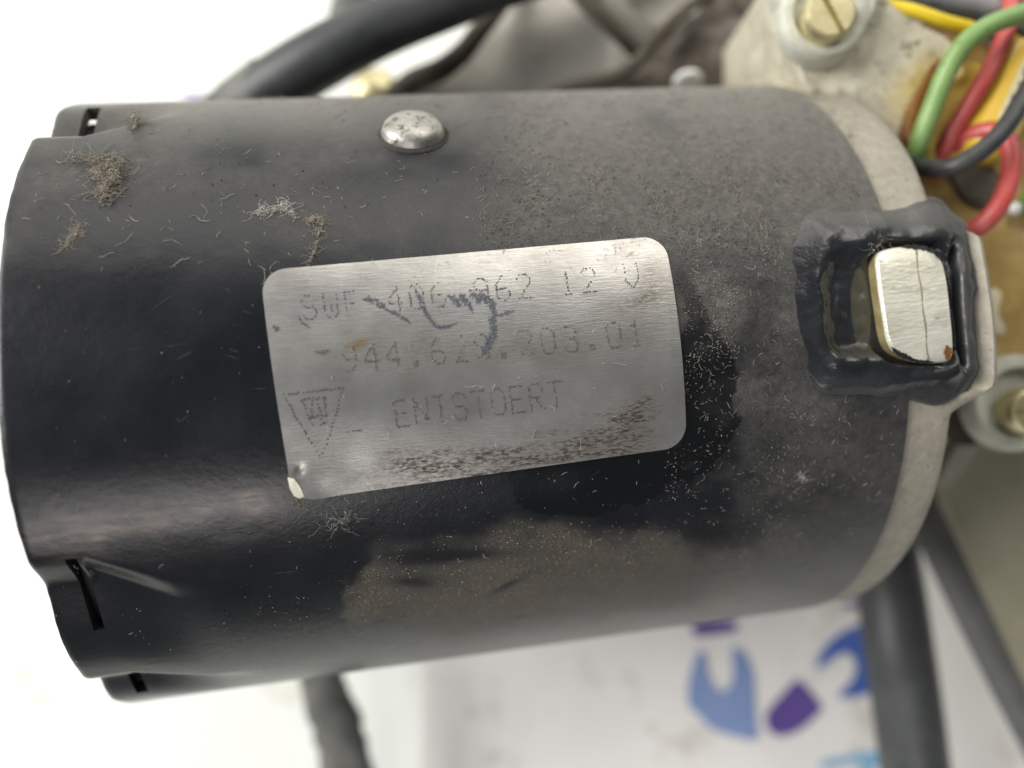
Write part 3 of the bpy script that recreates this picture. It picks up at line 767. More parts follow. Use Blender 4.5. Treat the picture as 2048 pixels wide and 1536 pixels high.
bluez = 0.75 * blob(X, Y, 660, 600, 110, 34, -6) + 0.7 * blob(X, Y, 940, 610, 150, 28, -6) + 0.35 * blob(X, Y, 1120, 610, 120, 34, -6) + 0.4 * blob(X, Y, 780, 800, 110, 45, -8) + 0.3 * blob(X, Y, 970, 810, 120, 30, -8)
bluez *= 0.75 + 0.9 * n1
yel = 1.1 * blob(X, Y, 716, 688, 26, 10, -22) * (0.8 + 1.2 * n1)
white = 0
zones(PLATE, np.clip(np.stack([brown, bluez * 0.6, np.clip(yel, 0, 1), np.ones_like(X)], -1), 0, 1))

GLYPH = {
 '0': '01110 10001 10001 10001 10001 10001 01110', '1': '00100 01100 00100 00100 00100 00100 01110',
 '2': '01110 10001 00001 00010 00100 01000 11111', '3': '11110 00001 00001 00110 00001 10001 01110',
 '4': '00010 00110 01010 10010 11111 00010 00010', '6': '00110 01000 10000 11110 10001 10001 01110',
 '8': '01110 10001 10001 01110 10001 10001 01110', '9': '01110 10001 10001 01111 00001 00010 01100',
 '.': '00000 00000 00000 00000 00000 01100 01100', 'S': '01110 10001 10000 01110 00001 10001 01110',
 'W': '10001 10001 10001 10101 10101 10101 01010', 'F': '11111 10000 10000 11110 10000 10000 10000',
 'V': '10001 10001 10001 10001 10001 01010 00100', 'E': '11111 10000 10000 11110 10000 10000 11111',
 'N': '10001 11001 11001 10101 10011 10011 10001', 'T': '11111 00100 00100 00100 00100 00100 00100',
 'O': '01110 10001 10001 10001 10001 10001 01110', 'R': '11110 10001 10001 11110 10100 10010 10001'}
DR = PLR + 0.035
def dots_mesh(name, pts, mat, parent, rad, label=None):
    V = []; Fc = []
    for x, y in pts:
        r_ = rad * rng.uniform(0.65, 1.2)
        a, b = hit(x, y, DR); c = cyl(a, b, DR)
        u = np.array([1, 0, 0]); ar = math.radians(a); v = np.array([0, math.cos(ar), -math.sin(ar)])
        o = len(V); V.append(c)
        for k in range(7):
            q_ = 2 * math.pi * k / 7 + rng.uniform(-.2, .2); rk = r_ * rng.uniform(0.8, 1.2)
            V.append(c + rk * (math.cos(q_) * u + math.sin(q_) * v))
        for k in range(7): Fc.append((o, o + 1 + k, o + 1 + (k + 1) % 7))
    o = mk(name, V, Fc, mat, parent, sharp=0, label=label)
    return o
def text_line(txt, x0, y0, pitch, slope, h, drop, name, skipw=None, label=None):
    """x0,y0: baseline centre of the first character"""
    pts = []
    for k, ch in enumerate(txt):
        if ch == ' ': continue
        bx = x0 + pitch * k; by = y0 + slope * pitch * k
        G = GLYPH[ch].split(); cells = [(c_, r_) for r_ in range(7) for c_ in range(5) if G[r_][c_] == '1']
        cs = set(cells)
        for c_, r_ in list(cells):
            for ax_, ay_ in ((1, 0), (0, 1), (1, 1), (-1, 1)):
                if (c_ + ax_, r_ + ay_) in cs and (ax_ * ay_ == 0 or not ((c_ + ax_, r_) in cs or (c_, r_ + ay_) in cs)):
                    cells.append((c_ + ax_ / 2, r_ + ay_ / 2))
        for c_, r_ in cells:
            if True:
                if rng.random() > (drop if not skipw else skipw[k]) + 0.04:
                    dx = (c_ - 2) * 6.4; dy = -(6 - r_) * h / 6
                    pts.append((bx + dx + 0.15 * dy + rng.normal(0, .6), by + dy + slope * dx + rng.normal(0, .6)))
    return dots_mesh(name, pts, M['ink'], PLATE, 0.074, label)
text_line('SWF 406.962 12 V', 622, 638, 43.0, -0.098, 47, 0.1, 'stamped_line', [.35, .4, .4, 0, .1, .25, .3, .4, .25, .2, .12, 0, .2, .1, 0, .14], 'dotted top line of stamped numbers')
text_line('944.628.303.01', 703, 743, 44.1, -0.091, 50, 0.1, 'stamped_line', [.25, .1, .1, .05, .1, .3, .35, .1, .3, .1, .12, .05, .12, .15], 'dotted part number 944.628.303.01')
text_line('ENTSTOERT', 808, 853, 38.4, -0.122, 52, 0.08, 'stamped_line', None, 'dotted word ENTSTOERT')
em = []
def dline(a, b, n): em.extend([(a[0] + (b[0] - a[0]) * k / (n - 1), a[1] + (b[1] - a[1]) * k / (n - 1)) for k in range(n)])
dline((568, 790), (686, 775), 26); dline((570, 796), (612, 868), 13); dline((683, 786), (660, 870), 12); dline((612, 868), (640, 912), 6); dline((660, 870), (646, 906), 5)
dline((603, 799), (650, 794), 9); dline((606, 806), (626, 852), 9); dline((622, 800), (624, 834), 7); dline((648, 796), (652, 832), 7); dline((616, 836), (650, 832), 8); dline((634, 800), (646, 846), 7); dline((640, 850), (652, 845), 3)
em = [(x + rng.normal(0, .8), y + rng.normal(0, .8)) for x, y in em if rng.random() > .12]
dots_mesh('stamped_emblem', em, M['ink'], PLATE, 0.088, 'dotted triangle emblem with letters')
for pts, wd in (([(722, 598), (745, 600), (775, 618), (800, 632), (826, 649)], [10, 12, 7, 7, 3]), ([(893, 590), (905, 596), (912, 606), (924, 612)], [6, 12, 10, 3]),
                ([(918, 588), (930, 600), (938, 610), (948, 628)], [16, 14, 8, 3]), ([(938, 580), (952, 590), (968, 596), (982, 590)], [12, 22, 20, 8]),
                ([(974, 590), (984, 610), (986, 640), (986, 668), (978, 690), (962, 714)], [8, 15, 15, 13, 15, 9]), ([(996, 631), (1015, 625), (1030, 620)], [4, 7, 4]),
                ([(545, 650), (552, 657), (558, 660)], [7, 11, 5]), ([(595, 630), (606, 645), (622, 657)], [4, 6, 4]), ([(690, 866), (712, 862), (726, 861)], [2, 4, 2]),
                ([(828, 572), (842, 602), (862, 640), (880, 655), (918, 645)], [5, 10, 9, 8, 3]), ([(628, 703), (645, 705), (662, 700)], [4, 8, 5])):
    stroke('scuff_mark', pts, [q * 0.9 for q in wd], DR + 0.012, M['scuff'], PLATE, step=1.6, ragged=0.8)
# torn foil at the lifted corner
th_, t_ = hit(583, 968)
cp = [(575, 955), (588, 958), (600, 975), (608, 994), (598, 997), (588, 992), (580, 978)]
rl = [PLR + 0.50 * float(blob(np.array(x), np.array(y), 585, 1000, 55, 60)) + 0.06 for x, y in cp]
Vt = [cyl(*hit(x, y, r_), r_) for (x, y), r_ in zip(cp, rl)]; Vb = [v - np.array([0, 0, 0.25]) for v in Vt]
n = len(cp); mk('torn_corner', np.array(Vt + Vb), [tuple(range(n))] + [(k, n + k, n + (k + 1) % n, (k + 1) % n) for k in range(n)], M['tear'], PLATE, smooth=False, label='cream torn corner')

# ================================================================ gear housing on the right
HOUS = prism('gear_housing', [(1556, -70), (1588, 100), (1612, 190), (1700, 330), (1800, 470), (1900, 700), (1960, 860), (2130, 900), (2300, 820), (2300, -80), (1800, -120)],
             [82, 82, 83, 84, 86, 86, 86, 86, 86, 84, 82], 52, M['cover'], MOTOR, 1.2, label='pale cast gear housing')
prism('cover_plate', [(1560, -60), (1592, 105), (1614, 188), (1690, 300), (1800, 400), (1842, 330), (1868, 225), (1905, 150), (1950, 108), (1870, 62), (1770, 28), (1730, -60)],
      [79, 79, 80, 82, 82, 81, 80, 79.5, 79, 79, 79, 79], 5, M['coverp'], HOUS, 0.7, 1, label='pitted pale cover plate')
# amber potting compound fills the tray
gx, gy = np.meshgrid(np.linspace(1800, 2250, 70), np.linspace(20, 790, 100))
rs = np.array([[P(x, y, 83.3 - 0.9 * fbm(np.array([x / 70]), np.array([y / 70]), 91)[0] - 0.9 * blob(np.array(x), np.array(y), 2060, 560, 90, 110)) for x, y in zip(a, b)] for a, b in zip(gx, gy)])
fq = np.array([[j * 70 + i, j * 70 + i + 1, (j + 1) * 70 + i + 1, (j + 1) * 70 + i] for j in range(99) for i in range(69)])
mk('potting_resin', rs.reshape(-1, 3), fq[:, ::-1], M['resin'], HOUS, 'world', sharp=0, label='amber potting resin')
prism('glue_blob', [(1850, 330), (1846, 262), (1862, 200), (1882, 150), (1910, 120), (1960, 110), (1990, 150), (1980, 230), (1940, 300), (1900, 350)], 80.6, 4, M['glue'], HOUS, 1.2, 2, label='yellow glue')
prism('flux_stain', [(1812, 270), (1830, 205), (1858, 150), (1876, 112), (1890, 120), (1868, 190), (1840, 270), (1824, 300)], 78.4, 2, M['stainb'], HOUS, 0.4, 2, label='red-brown stain')
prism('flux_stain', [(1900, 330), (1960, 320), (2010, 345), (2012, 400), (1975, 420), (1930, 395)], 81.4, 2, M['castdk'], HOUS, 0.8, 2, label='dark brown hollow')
def head(name, px, py, d, rad, hgt, slot_ang, mat, parent, slot_w=0.55, label=None):
    c = P(px, py, d)
    prof = [(rad * 0.98, -1.5), (rad, 0.0), (rad, hgt - 0.25), (rad * 0.96, hgt - 0.08), (rad * 0.88, hgt)]
    V, Fc = revolve(prof, (0, 0, 1), c, 40); Fc = Fc[:-1]
    V = list(V); n0 = len(V); top = hgt; a = math.radians(slot_ang); ux, uy = math.cos(a), math.sin(a)
    # slotted top: two half discs and a sunk floor
    m = 20; rr_ = rad * 0.88
    for sgn in (1, -1):
        ring = []
        lim = math.asin(slot_w / 2 / rr_)
        for k in range(m + 1):
            q_ = lim + (math.pi - 2 * lim) * k / m
            lx, ly = rr_ * math.cos(q_), rr_ * math.sin(q_) * sgn
            V.append(c + np.array([lx * ux - ly * uy, lx * uy + ly * ux, top])); ring.append(len(V) - 1)
        Fc.append(tuple(ring if sgn > 0 else ring[::-1]))
        e0, e1 = V[ring[0]].copy(), V[ring[-1]].copy()
        i0 = len(V); V.append(e0 - np.array([0, 0, 0.7])); V.append(e1 - np.array([0, 0, 0.7]))
        Fc.append((ring[0], ring[-1], i0 + 1, i0))
        if sgn > 0: fl = (i0, i0 + 1)
        else: Fc.append((fl[0], fl[1], i0 + 1, i0))
    return mk(name, np.array(V), Fc, mat, parent, 'world', sharp=35, label=label)
def ear(px, py, d, rad, parent):
    c = P(px, py, d)
    prof = [(rad * 1.03, -2.5), (rad * 1.01, -1.2), (rad * 0.98, -0.4), (rad * 0.92, 0.0), (rad * 0.76, 0.05), (rad * 0.70, -0.25), (rad * 0.68, -1.3), (0.5, -1.35)]
    V, Fc = revolve(prof, (0, 0, 1), c, 56)
    return mk('screw_ear', V, Fc, M['ear'], parent, 'world', sharp=45, label='raised grey-green screw boss')
ear(1652, 26, 76.6, 4.4, HOUS)
prism('boss_web', [(1530, -80), (1562, 20), (1596, 92), (1650, 116), (1704, 98), (1738, 44), (1758, -20), (1765, -80)], 77.4, 2.5, M['ear'], HOUS, 0.8, 2)
head('screw', 1651, 38, 76.0, 2.45, 1.5, -62, M['screw'], MOTOR, 0.6, 'slotted yellow zinc screw by the motor can')
ear(2044, 806, 81.5, 5.2, HOUS)
prism('boss_web', [(1945, 780), (1960, 840), (1995, 872), (2060, 884), (2200, 870), (2200, 740), (2020, 730)], 82.6, 6, M['ear'], HOUS, 0.8, 1)
head('screw', 2052, 822, 80.2, 2.4, 1.4, 4, M['screw'], MOTOR, 0.75, 'slotted yellow screw at the lower right corner')
V, Fc = revolve([(3.1, -6), (3.1, 1.2), (2.9, 1.7), (2.2, 2.0)], np.array([0.25, 0, 1.0]), P(1988, 622, 84.5), 36)
mk('plastic_pin', V, Fc, M['pin'], HOUS, 'world', label='cream plastic pin')
V, Fc = revolve([(0.7, -1), (0.7, 0.2), (0.45, 0.5), (0.2, 0.6)], (0, 0, 1), P(2030, 418, 82.2), 20)
mk('solder_blob', V, Fc, M['white'], HOUS, 'world')
V, Fc = revolve([(1.6, -1), (1.6, 1.2), (1.3, 1.7), (0.8, 1.9)], (0, 0, 1), P(2068, 405, 82.5), 20)
mk('green_component', V, Fc, M['green'], HOUS, 'world')
# yellow capacitor lying under the wires, with its printed strip
ca, cb = P(1948, 320, 80.5), P(2052, 95, 80.5)
Cc = np.array([ca + (cb - ca) * s for s in np.linspace(0, 1, 24)])
rad = np.array([2.9 * min(1, math.sqrt(max(0.0, 1 - (1 - min(k, 3) / 3.0) ** 2)) * 0.5 + 0.5, 1) * (1 if k < 21 else [0.97, 0.85, 0.55][k - 21]) for k in range(24)])
V, Fc = tube_geo(Cc, rad, 32)
CAP = mk('capacitor', V, Fc, M['capy'], MOTOR, 'world', label='yellow capacitor')
ad = (cb - ca) / np.linalg.norm(cb - ca); sd = np.cross(ad, (0, 0, 1)); sd /= np.linalg.norm(sd); ud = np.cross(sd, ad)
def on_cap(s, a, r=2.93): return ca + ad * s + r * (math.sin(a) * sd + math.cos(a) * ud)
L_ = np.linalg.norm(cb - ca)
sgrid = np.linspace(0.26 * L_, 0.93 * L_, 20); agr = np.linspace(-0.30, 0.45, 10)
V = [on_cap(s, a) for s in sgrid for a in agr]
mk('printed_strip', V, [(i * 10 + j, i * 10 + j + 1, (i + 1) * 10 + j + 1, (i + 1) * 10 + j) for i in range(19) for j in range(9)], M['strip'], CAP, 'world', sharp=0, label='cream strip with printed digits')
V = []; Fc = []
for k, ch in enumerate('22190'):
    for r_, row in enumerate(GLYPH[ch].split()):
        for c_, bit in enumerate(row):
            if bit == '1':
                s = (0.34 + 0.115 * k) * L_ + (c_ - 2) * 0.24; a = -0.13 + (r_) * 0.066
                o_ = len(V)
                for ds, da in ((-.13, -.036), (.13, -.036), (.13, .036), (-.13, .036)): V.append(on_cap(s + ds, a + da, 2.96))
                Fc.append((o_, o_ + 1, o_ + 2, o_ + 3))
mk('printed_digits', V, Fc, M['ink'], CAP, 'world', smooth=False)

# wires
tube('wire', [(1795, 400, 81), (1822, 330, 79.5), (1842, 275, 78), (1864, 218, 77), (1895, 140, 76), (1935, 82, 75), (2000, 42, 75), (2080, 26, 76), (2170, 60, 80), (2230, 140, 88)], 0.96, M['green'], MOTOR, label='light green wire')
tube('wire', [(1862, 350, 83), (1892, 290, 80.2), (1925, 232, 79), (1968, 160, 78), (2003, 90, 78.5), (2022, 20, 79.5), (2030, -60, 81), (2045, -160, 84)], 0.88, M['red'], MOTOR, label='straight red wire')
tube('wire', [(1860, 330, 84), (1905, 292, 81), (1950, 268, 79), (1995, 264, 77.5), (2022, 300, 76.5), (2020, 355, 76), (1995, 415, 76), (1955, 455, 77), (1912, 462, 79), (1880, 440, 83)], 0.95, M['red'], MOTOR, n=14, label='looped red wire')
tube('wire', [(1820, 325, 80), (1856, 336, 76.5), (1905, 334, 74), (1960, 304, 73), (2008, 258, 73), (2042, 205, 73.5), (2085, 130, 75), (2130, 60, 79)], 0.88, M['blackw'], MOTOR, label='black wire crossing the red loop')
YW = tube('wire', [(1710, -40, 82), (1765, 4, 80), (1830, 22, 79), (1900, 45, 79), (1970, 62, 79.5), (2050, 82, 80), (2150, 110, 82), (2260, 120, 88)], 0.64, M['yellow'], MOTOR, label='yellow and black wire')
YW.data.materials.append(M['blackw'])
for p in YW.data.polygons:
    c = np.array(p.center) / MM; cw = l2w(c); pxx = 1024 + F * cw[0] / (T - cw[2])
    pyy = 768 - F * cw[1] / (T - cw[2])
    if (1950 < pxx < 2006) or (2080 < pxx < 2120): p.material_index = 1
tube('wire', [(1760, -40, 82), (1815, -2, 80.5), (1880, 12, 80), (1950, 28, 79.5), (2030, 62, 79.5), (2120, 90, 81), (2250, 80, 88)], 0.66, M['blackw'], MOTOR, label='black wire above the yellow one')
tube('wire', [(1810, -50, 83), (1870, -20, 82), (1940, -2, 81.5), (2010, 20, 81.5), (2100, 40, 82.5), (2240, 20, 88)], 0.9, M['greyw'], MOTOR, label='grey wire at the top edge')
tube('wire', [(1860, -60, 84), (1920, -22, 83), (1985, -6, 83), (2060, 20, 83.5), (2200, 0, 88)], 1.0, M['green'], MOTOR, label='second green wire at the top edge')
tube('wire', [(1960, 60, 84), (2005, 85, 82.5), (2050, 108, 82.5), (2140, 140, 84), (2240, 170, 89)], 1.1, M['greyw'], MOTOR, label='grey wire under the yellow one')

# ================================================================ brackets, hose and rods around the motor
HOSE = tube('rubber_hose', [(330, 330, 108), (440, 252, 102), (540, 180, 98), (640, 118, 96), (760, 56, 95), (900, 2, 95), (1040, -48, 96), (1250, -110, 100), (1500, -170, 110)], [3.9, 3.9, 3.8, 3.7, 3.45, 3.2, 3.1, 3.1, 3.1], M['hose'], None, 24, 12)
tag(HOSE, 'thick black rubber hose behind the can, upper left', 'hose')
hc = [P(478, 226, 99.8), P(505, 206, 99.2), P(532, 186, 98.6), P(548, 174, 98.2)]
V, Fc = tube_geo(spline(hc, 6), 4.05, 24); HB = mk('hose_sleeve', V, Fc, M['strap'], HOSE, 'world', label='grey sleeve on the hose')
tag(tube('rubber_strap', [(676, 120, 112), (690, 50, 112), (706, -10, 112), (720, -80, 113), (760, -200, 118)], [2.6, 2.7, 2.8, 2.9, 2.9], M['strap'], None, 18, flat=0.6), 'grey rubber strap behind the hose at the top edge', 'strap')
tag(tube('rubber_strap', [(600, 1250, 120), (640, 1340, 120), (655, 1400, 120), (676, 1460, 121), (694, 1540, 122), (712, 1640, 124), (730, 1760, 130)], [3.5, 3.4, 3.6, 3.9, 4.0, 4.0, 4.0], M['strap'], None, 20, flat=0.6, wob=0.25, seed=3), 'grey rubber strap below the can at the bottom edge', 'strap')

BR = bpy.data.objects.new('linkage_bracket', None); COL.objects.link(BR)
tag(BR, 'tan cast linkage bracket behind the top of the can', 'bracket')
prism('bracket_web', [(985, -60), (975, 40), (940, 100), (895, 135), (850, 168), (800, 190), (800, 330), (1320, 330), (1300, 170), (1272, 128), (1215, 70), (1150, 10), (1100, -60)],
      [108, 108, 108, 108, 107, 106, 110, 110, 106, 105, 105, 106, 108], 8, M['casttan'], BR, 1.6, 1)
prism('bracket_web', [(1200, -60), (1260, 10), (1300, 50), (1335, 66), (1372, 50), (1400, 20), (1440, -60)], [107, 106, 105, 104, 104, 105, 107], 8, M['casttan'], BR, 1.4, 1)
prism('bracket_valley_shade', [(1040, -80), (1170, 30), (1290, 140), (1250, 330), (1420, 330), (1480, -80)], 114, 6, M['castdk'], BR, 1.5, 0)  # dark slab stands in for the shadow in the gap between the webs
tube('bracket_rib', [(1080, 198, 104), (1150, 172, 103), (1232, 152, 102), (1276, 122, 101), (1312, 78, 101), (1362, 28, 101), (1420, -14, 102), (1500, -60, 104)], [0.8, 0.85, 0.9, 0.9, 0.85, 0.8, 0.8, 0.8], M['castdk'], BR, 14)
tube('bracket_rib', [(790, 190, 107), (830, 160, 105), (880, 140, 103), (925, 105, 103), (960, 60, 103), (1000, 10, 104), (1040, -60, 106)], [1.6, 1.5, 1.5, 1.4, 1.3, 1.2, 1.2], M['castdk'], BR, 14)
# brown dirty pivot housing
def lump(name, px, py, d, rx, ry, rz, mat, parent, seed, ang=0, amp=0.18):
    nu, nv = 48, 24; V = []; Fc = []; c = P(px, py, d); a = math.radians(ang)
    for j in range(nv + 1):
        ph = math.pi * j / nv
        for i in range(nu):
            q_ = 2 * math.pi * i / nu
            x, y, z = math.sin(ph) * math.cos(q_), math.sin(ph) * math.sin(q_), math.cos(ph)
            x = math.copysign(abs(x) ** 0.8, x); y = math.copysign(abs(y) ** 0.8, y)
            k = 1 + amp * (float(fbm(np.array([x * 1.4 + z + 5]), np.array([y * 1.4 - z + 5]), seed)[0]) - 0.5) * 2
            X_, Y_ = x * rx * k, y * ry * k
            V.append(c + np.array([X_ * math.cos(a) - Y_ * math.sin(a), X_ * math.sin(a) + Y_ * math.cos(a), z * rz * k]))
    for j in range(nv):
        for i in range(nu):
            Fc.append((j * nu + i, (j + 1) * nu + i, (j + 1) * nu + (i + 1) % nu, j * nu + (i + 1) % nu))
    return mk(name, V, Fc, mat, parent, 'world', sharp=0)
lump('pivot_housing', 1410, 130, 112, 9.6, 8.0, 8.0, M['castbr'], BR, 5, -10)
lump('pivot_housing', 1478, 70, 112, 6.0, 7.0, 6.0, M['castbr'], BR, 6, 10)
lump('pivot_boss', 1560, 140, 100, 3.4, 4.6, 5.0, M['castbr'], BR, 9, -15, 0.08)
lump('pivot_boss', 1250, 190, 108, 8.0, 3.8, 4.0, M['castbr'], BR, 12, 20, 0.12)
prism('bracket_foot', [(1420, -80), (1500, 20), (1560, 60), (1620, 150), (1640, 330), (1300, 330), (1330, 100)], 118, 6, M['castdk'], BR, 1.0)
V, Fc = revolve([(1.9, -0.4), (1.9, 0), (1.7, 0.15), (0.9, 0.2)], (0, -2.4, 1), P(1376, 166, 99.5), 30)
mk('bright_spot_disc', V, Fc, M['white'], BR, 'world', label='pale disc added for the bright spot just over the can')  # white disc put in for a bright spot at the can's edge
V, Fc = revolve([(3.4, -8), (3.4, 0), (3.0, 1.2), (2.0, 2.0), (0.8, 2.3)], (0, 0.1, 1), P(750, 186, 108), 30)
mk('brass_stud', V, Fc, M['screw'], BR, 'world', label='brass stud beside the hose')

PL = bpy.data.objects.new('cast_arm', None); COL.objects.link(PL)
tag(PL, 'olive cast arm below the gear housing at the right edge', 'arm')
prism('arm_plate', [(1952, 860), (1885, 962), (1900, 1014), (1945, 1110), (2000, 1225), (2075, 1385), (2160, 1560), (2400, 1500), (2400, 820)], [96, 98, 98, 99, 100, 101, 103, 103, 96], 2.5, M['castol'], PL, 1.0, 0)
prism('arm_shoulder', [(1962, 840), (1905, 900), (1884, 962), (1896, 985), (1935, 930), (1985, 862)], [93, 94, 95.5, 96, 95, 93], 3, M['cast'], PL, 0.8, 1)
tube('arm_hole_shade', [(1930, 846, 96), (1932, 838, 85)], 2.9, M['castdk'], PL, 28, 4, up=(0, 1, 0))  # solid dark stub stands in for the shaded hole below the ear
B1 = tube('linkage_bar', [(1800, 930, 118), (1862, 1030, 112), (1950, 1205, 110), (2040, 1385, 110), (2130, 1560, 111), (2250, 1800, 116)], 3.6, M['rodg'], None, 20, 6, flat=0.45)
tag(B1, 'flat grey linkage bar running down beside the olive arm', 'bar')
B2 = tube('linkage_rod', [(1740, 960, 124), (1768, 1100, 120), (1792, 1260, 117), (1812, 1400, 116), (1830, 1540, 116), (1856, 1750, 118)], 4.95, M['rod'], None, 28, 8)
tag(B2, 'round black linkage rod below the can, lower right', 'rod')

# ================================================================ dust, lint and grit
def fibre_batch(items, seg=5):
    """items: (centre local mm, normal, length, radius, curl, heading, lift) -> one mesh"""
    V = []; Fc = []
    for c, nrm, ln, rad, curl, hd, lift in items:
        ax = np.array([1.0, 0, 0]); b = np.cross(nrm, ax); b /= np.linalg.norm(b)
        p = c.copy(); ang = hd; cu = curl; pts = [p.copy()]
        for k in range(seg):
            ang += cu * rng.uniform(-0.2, 1.3) + rng.normal(0, 0.38)
            if rng.random() < .18: cu = -cu
            d = math.cos(ang) * ax + math.sin(ang) * b + nrm * lift * rng.uniform(-0.7, 1.2)
            p = p + d * ln / seg; pts.append(p.copy())
        o = len(V)
        for k, p in enumerate(pts):
            d = pts[min(k + 1, seg)] - pts[max(k - 1, 0)]; d /= np.linalg.norm(d) + 1e-9
            s = np.cross(d, nrm); s /= np.linalg.norm(s) + 1e-9; u = np.cross(s, d)
            rk = rad * (1.0 if 0 < k < seg else 0.45)
            for m_ in range(3):
                a = 2.0944 * m_ + 0.5
                V.append(p + rk * (math.cos(a) * s + math.sin(a) * u))
        for k in range(seg):
            for m_ in range(3):
                a_ = o + k * 3 + m_; b_ = o + k * 3 + (m_ + 1) % 3
                Fc.append((a_, b_, b_ + 3, a_ + 3))
    return np.array(V), np.array(Fc)
def surf(px, py, r):
    a, b = hit(px, py, r); ar = math.radians(a)
    return cyl(a, b, r), np.array([0, math.sin(ar), math.cos(ar)])
def scatter(n, x0, x1, y0, y1, dens=None):
    out = []
    while len(out) < n:
        x, y = rng.uniform(x0, x1), rng.uniform(y0, y1)
        if dens is None or rng.random() < dens(x, y): out.append((x, y))
    return out
def in_lug(x, y): return 1590 < x < 1950 and 400 < y < 800
def nfield(s, seed): return lambda x, y: float(np.clip(2.6 * (fbm(np.array([x / s]), np.array([y / s]), seed, 3)[0] - 0.32), 0.05, 1))
pale, brownf = [], []
def add(lst, pts, lmin, lmax, rmin, rmax, curl, lift=0.25, rbase=R, head=None):
    for x, y in pts:
        if in_lug(x, y): continue
        on_plate = in_poly(np.array([x]), np.array([y]), [(521, 543), (1326, 473), (1371, 892), (589, 1001)])[0]
        c, nrm = surf(x, y, (R + 0.20 if on_plate else rbase + 0.03))
        if c[0] > 43.3: c, nrm = surf(x, y, 30.75)
        lst.append((c, nrm, (lmin + (lmax - lmin) * rng.random() ** 2.2) * (0.6 + 0.8 * rng.random()), rng.uniform(rmin, rmax), rng.normal(0, curl), (rng.uniform(0, 6.283) if head is None else rng.normal(head, .6)), lift))
nf = nfield(60, 5)
add(brownf, scatter(1700, 960, 1710, 182, 510, lambda x, y: nf(x, y) * (1 if y < 420 else .6)), 0.25, 1.1, 0.012, .022, .45)
add(pale, scatter(190, 1000, 1720, 190, 540, lambda x, y: nf(x, y) ** 2), 0.3, .9, .010, .018, .5)
add(brownf, scatter(330, 1390, 1700, 420, 1000, lambda x, y: 0 if in_lug(x, y) else nf(x, y)), .25, .75, .010, .018, .5)
add(pale, scatter(130, 1390, 1800, 430, 1080, lambda x, y: 0 if in_lug(x, y) else nf(x, y) ** 2), .25, .8, .010, .017, .6)
add(pale, scatter(52, 30, 560, 290, 540, nf), .4, 1.7, .009, .017, .45)
add(brownf, scatter(70, 60, 700, 240, 470), .3, 1.1, .012, .02, .6)
add(pale, scatter(40, 540, 1000, 300, 530), .25, .8, .009, .017, .5)
add(pale, scatter(62, 570, 1330, 520, 900), .25, 1.1, .012, .022, .6)
add(pale, scatter(22, 80, 1000, 1000, 1330), .3, 0.9, .009, .015, .5)
add(pale, scatter(26, 700, 1350, 920, 1130), .25, .9, .012, .020, .6)
add(brownf, scatter(260, 460, 1650, 174, 215), .4, 1.2, .02, .03, .4, .8)
V, Fq = fibre_batch(pale)
o = mk('dust_fibres', l2w(V), Fq, M['fibre'], None, 'world', sharp=0); tag(o, 'pale lint fibres scattered over the black can and name plate', 'dust', 'stuff')
V, Fq = fibre_batch(brownf)
o = mk('dust_fibres', l2w(V), Fq, M['fibred'], None, 'world', sharp=0); tag(o, 'brown-grey dust fibres matted on the top of the can', 'dust', 'stuff')

OCT = np.array([(1, 0, 0), (-1, 0, 0), (0, 1, 0), (0, -1, 0), (0, 0, 1), (0, 0, -1)], float)
OF = np.array([(0, 2, 4), (2, 1, 4), (1, 3, 4), (3, 0, 4), (2, 0, 5), (1, 2, 5), (3, 1, 5), (0, 3, 5)])
def grains(name, pts, smin, smax, mat, label):
    pts = np.array(pts); n = len(pts)
    th, t, ok = hits(pts[:, 0], pts[:, 1], R)
    ok &= (t < 43.2) & (t > -27.3)
    th, t = th[ok], t[ok]; n = len(th)
    s = smin + (smax - smin) * rng.random(n) ** 2.5
    C = cyl(th, t, R + 0.02 + 0.25 * s)
    D = rng.normal(0, 1, (n, 6, 1)) * 0.25 + 1
    Vg = C[:, None, :] + OCT[None] * D * s[:, None, None] * rng.uniform(0.5, 1.3, (n, 1, 3))
    Fg = (OF[None] + (np.arange(n) * 6)[:, None, None]).reshape(-1, 3)
    o = mk(name, l2w(Vg.reshape(-1, 3)), Fg, mat, None, 'world', smooth=False)
    tag(o, label, 'dust', 'stuff'); return o
def vscatter(n, x0, x1, y0, y1, seed, sc_=40, thr=.35):
    X = rng.uniform(x0, x1, n * 4); Y = rng.uniform(y0, y1, n * 4)
    k = rng.random(n * 4) < np.clip(3 * (fbm(X / sc_, Y / sc_, seed, 3) - thr), 0.03, 1)
    return np.column_stack([X, Y])[k][:n]
LAB = [(515, 537), (1330, 468), (1376, 896), (586, 1006)]
def off_label(p): return p[~in_poly(p[:, 0], p[:, 1], LAB) & ~((p[:, 0] > 1590) & (p[:, 0] < 1960) & (p[:, 1] > 400) & (p[:, 1] < 800))]
gp = np.concatenate([vscatter(620, 1330, 1500, 520, 1000, 3, 60, .47), vscatter(420, 1480, 1820, 780, 1150, 4, 70, .45), vscatter(260, 450, 740, 1160, 1340, 6), vscatter(350, 30, 1400, 900, 1330, 7), vscatter(700, 1370, 1480, 520, 720, 8, 25, .3), vscatter(160, 20, 560, 300, 900, 9), vscatter(250, 600, 1500, 950, 1100, 10)])
grains('dust_grains', off_label(gp), .015, .062, M['grain'], 'pale dust grains on the black paint right of the name plate')
gs_ = np.column_stack([rng.uniform(640, 1600, 26000), rng.uniform(1030, 1310, 26000)])
th_, t_, ok_ = hits(gs_[:, 0], gs_[:, 1]); gs_ = gs_[ok_]; sv_ = shell_zones(cyl(th_[ok_], t_[ok_], R))[:, 1]
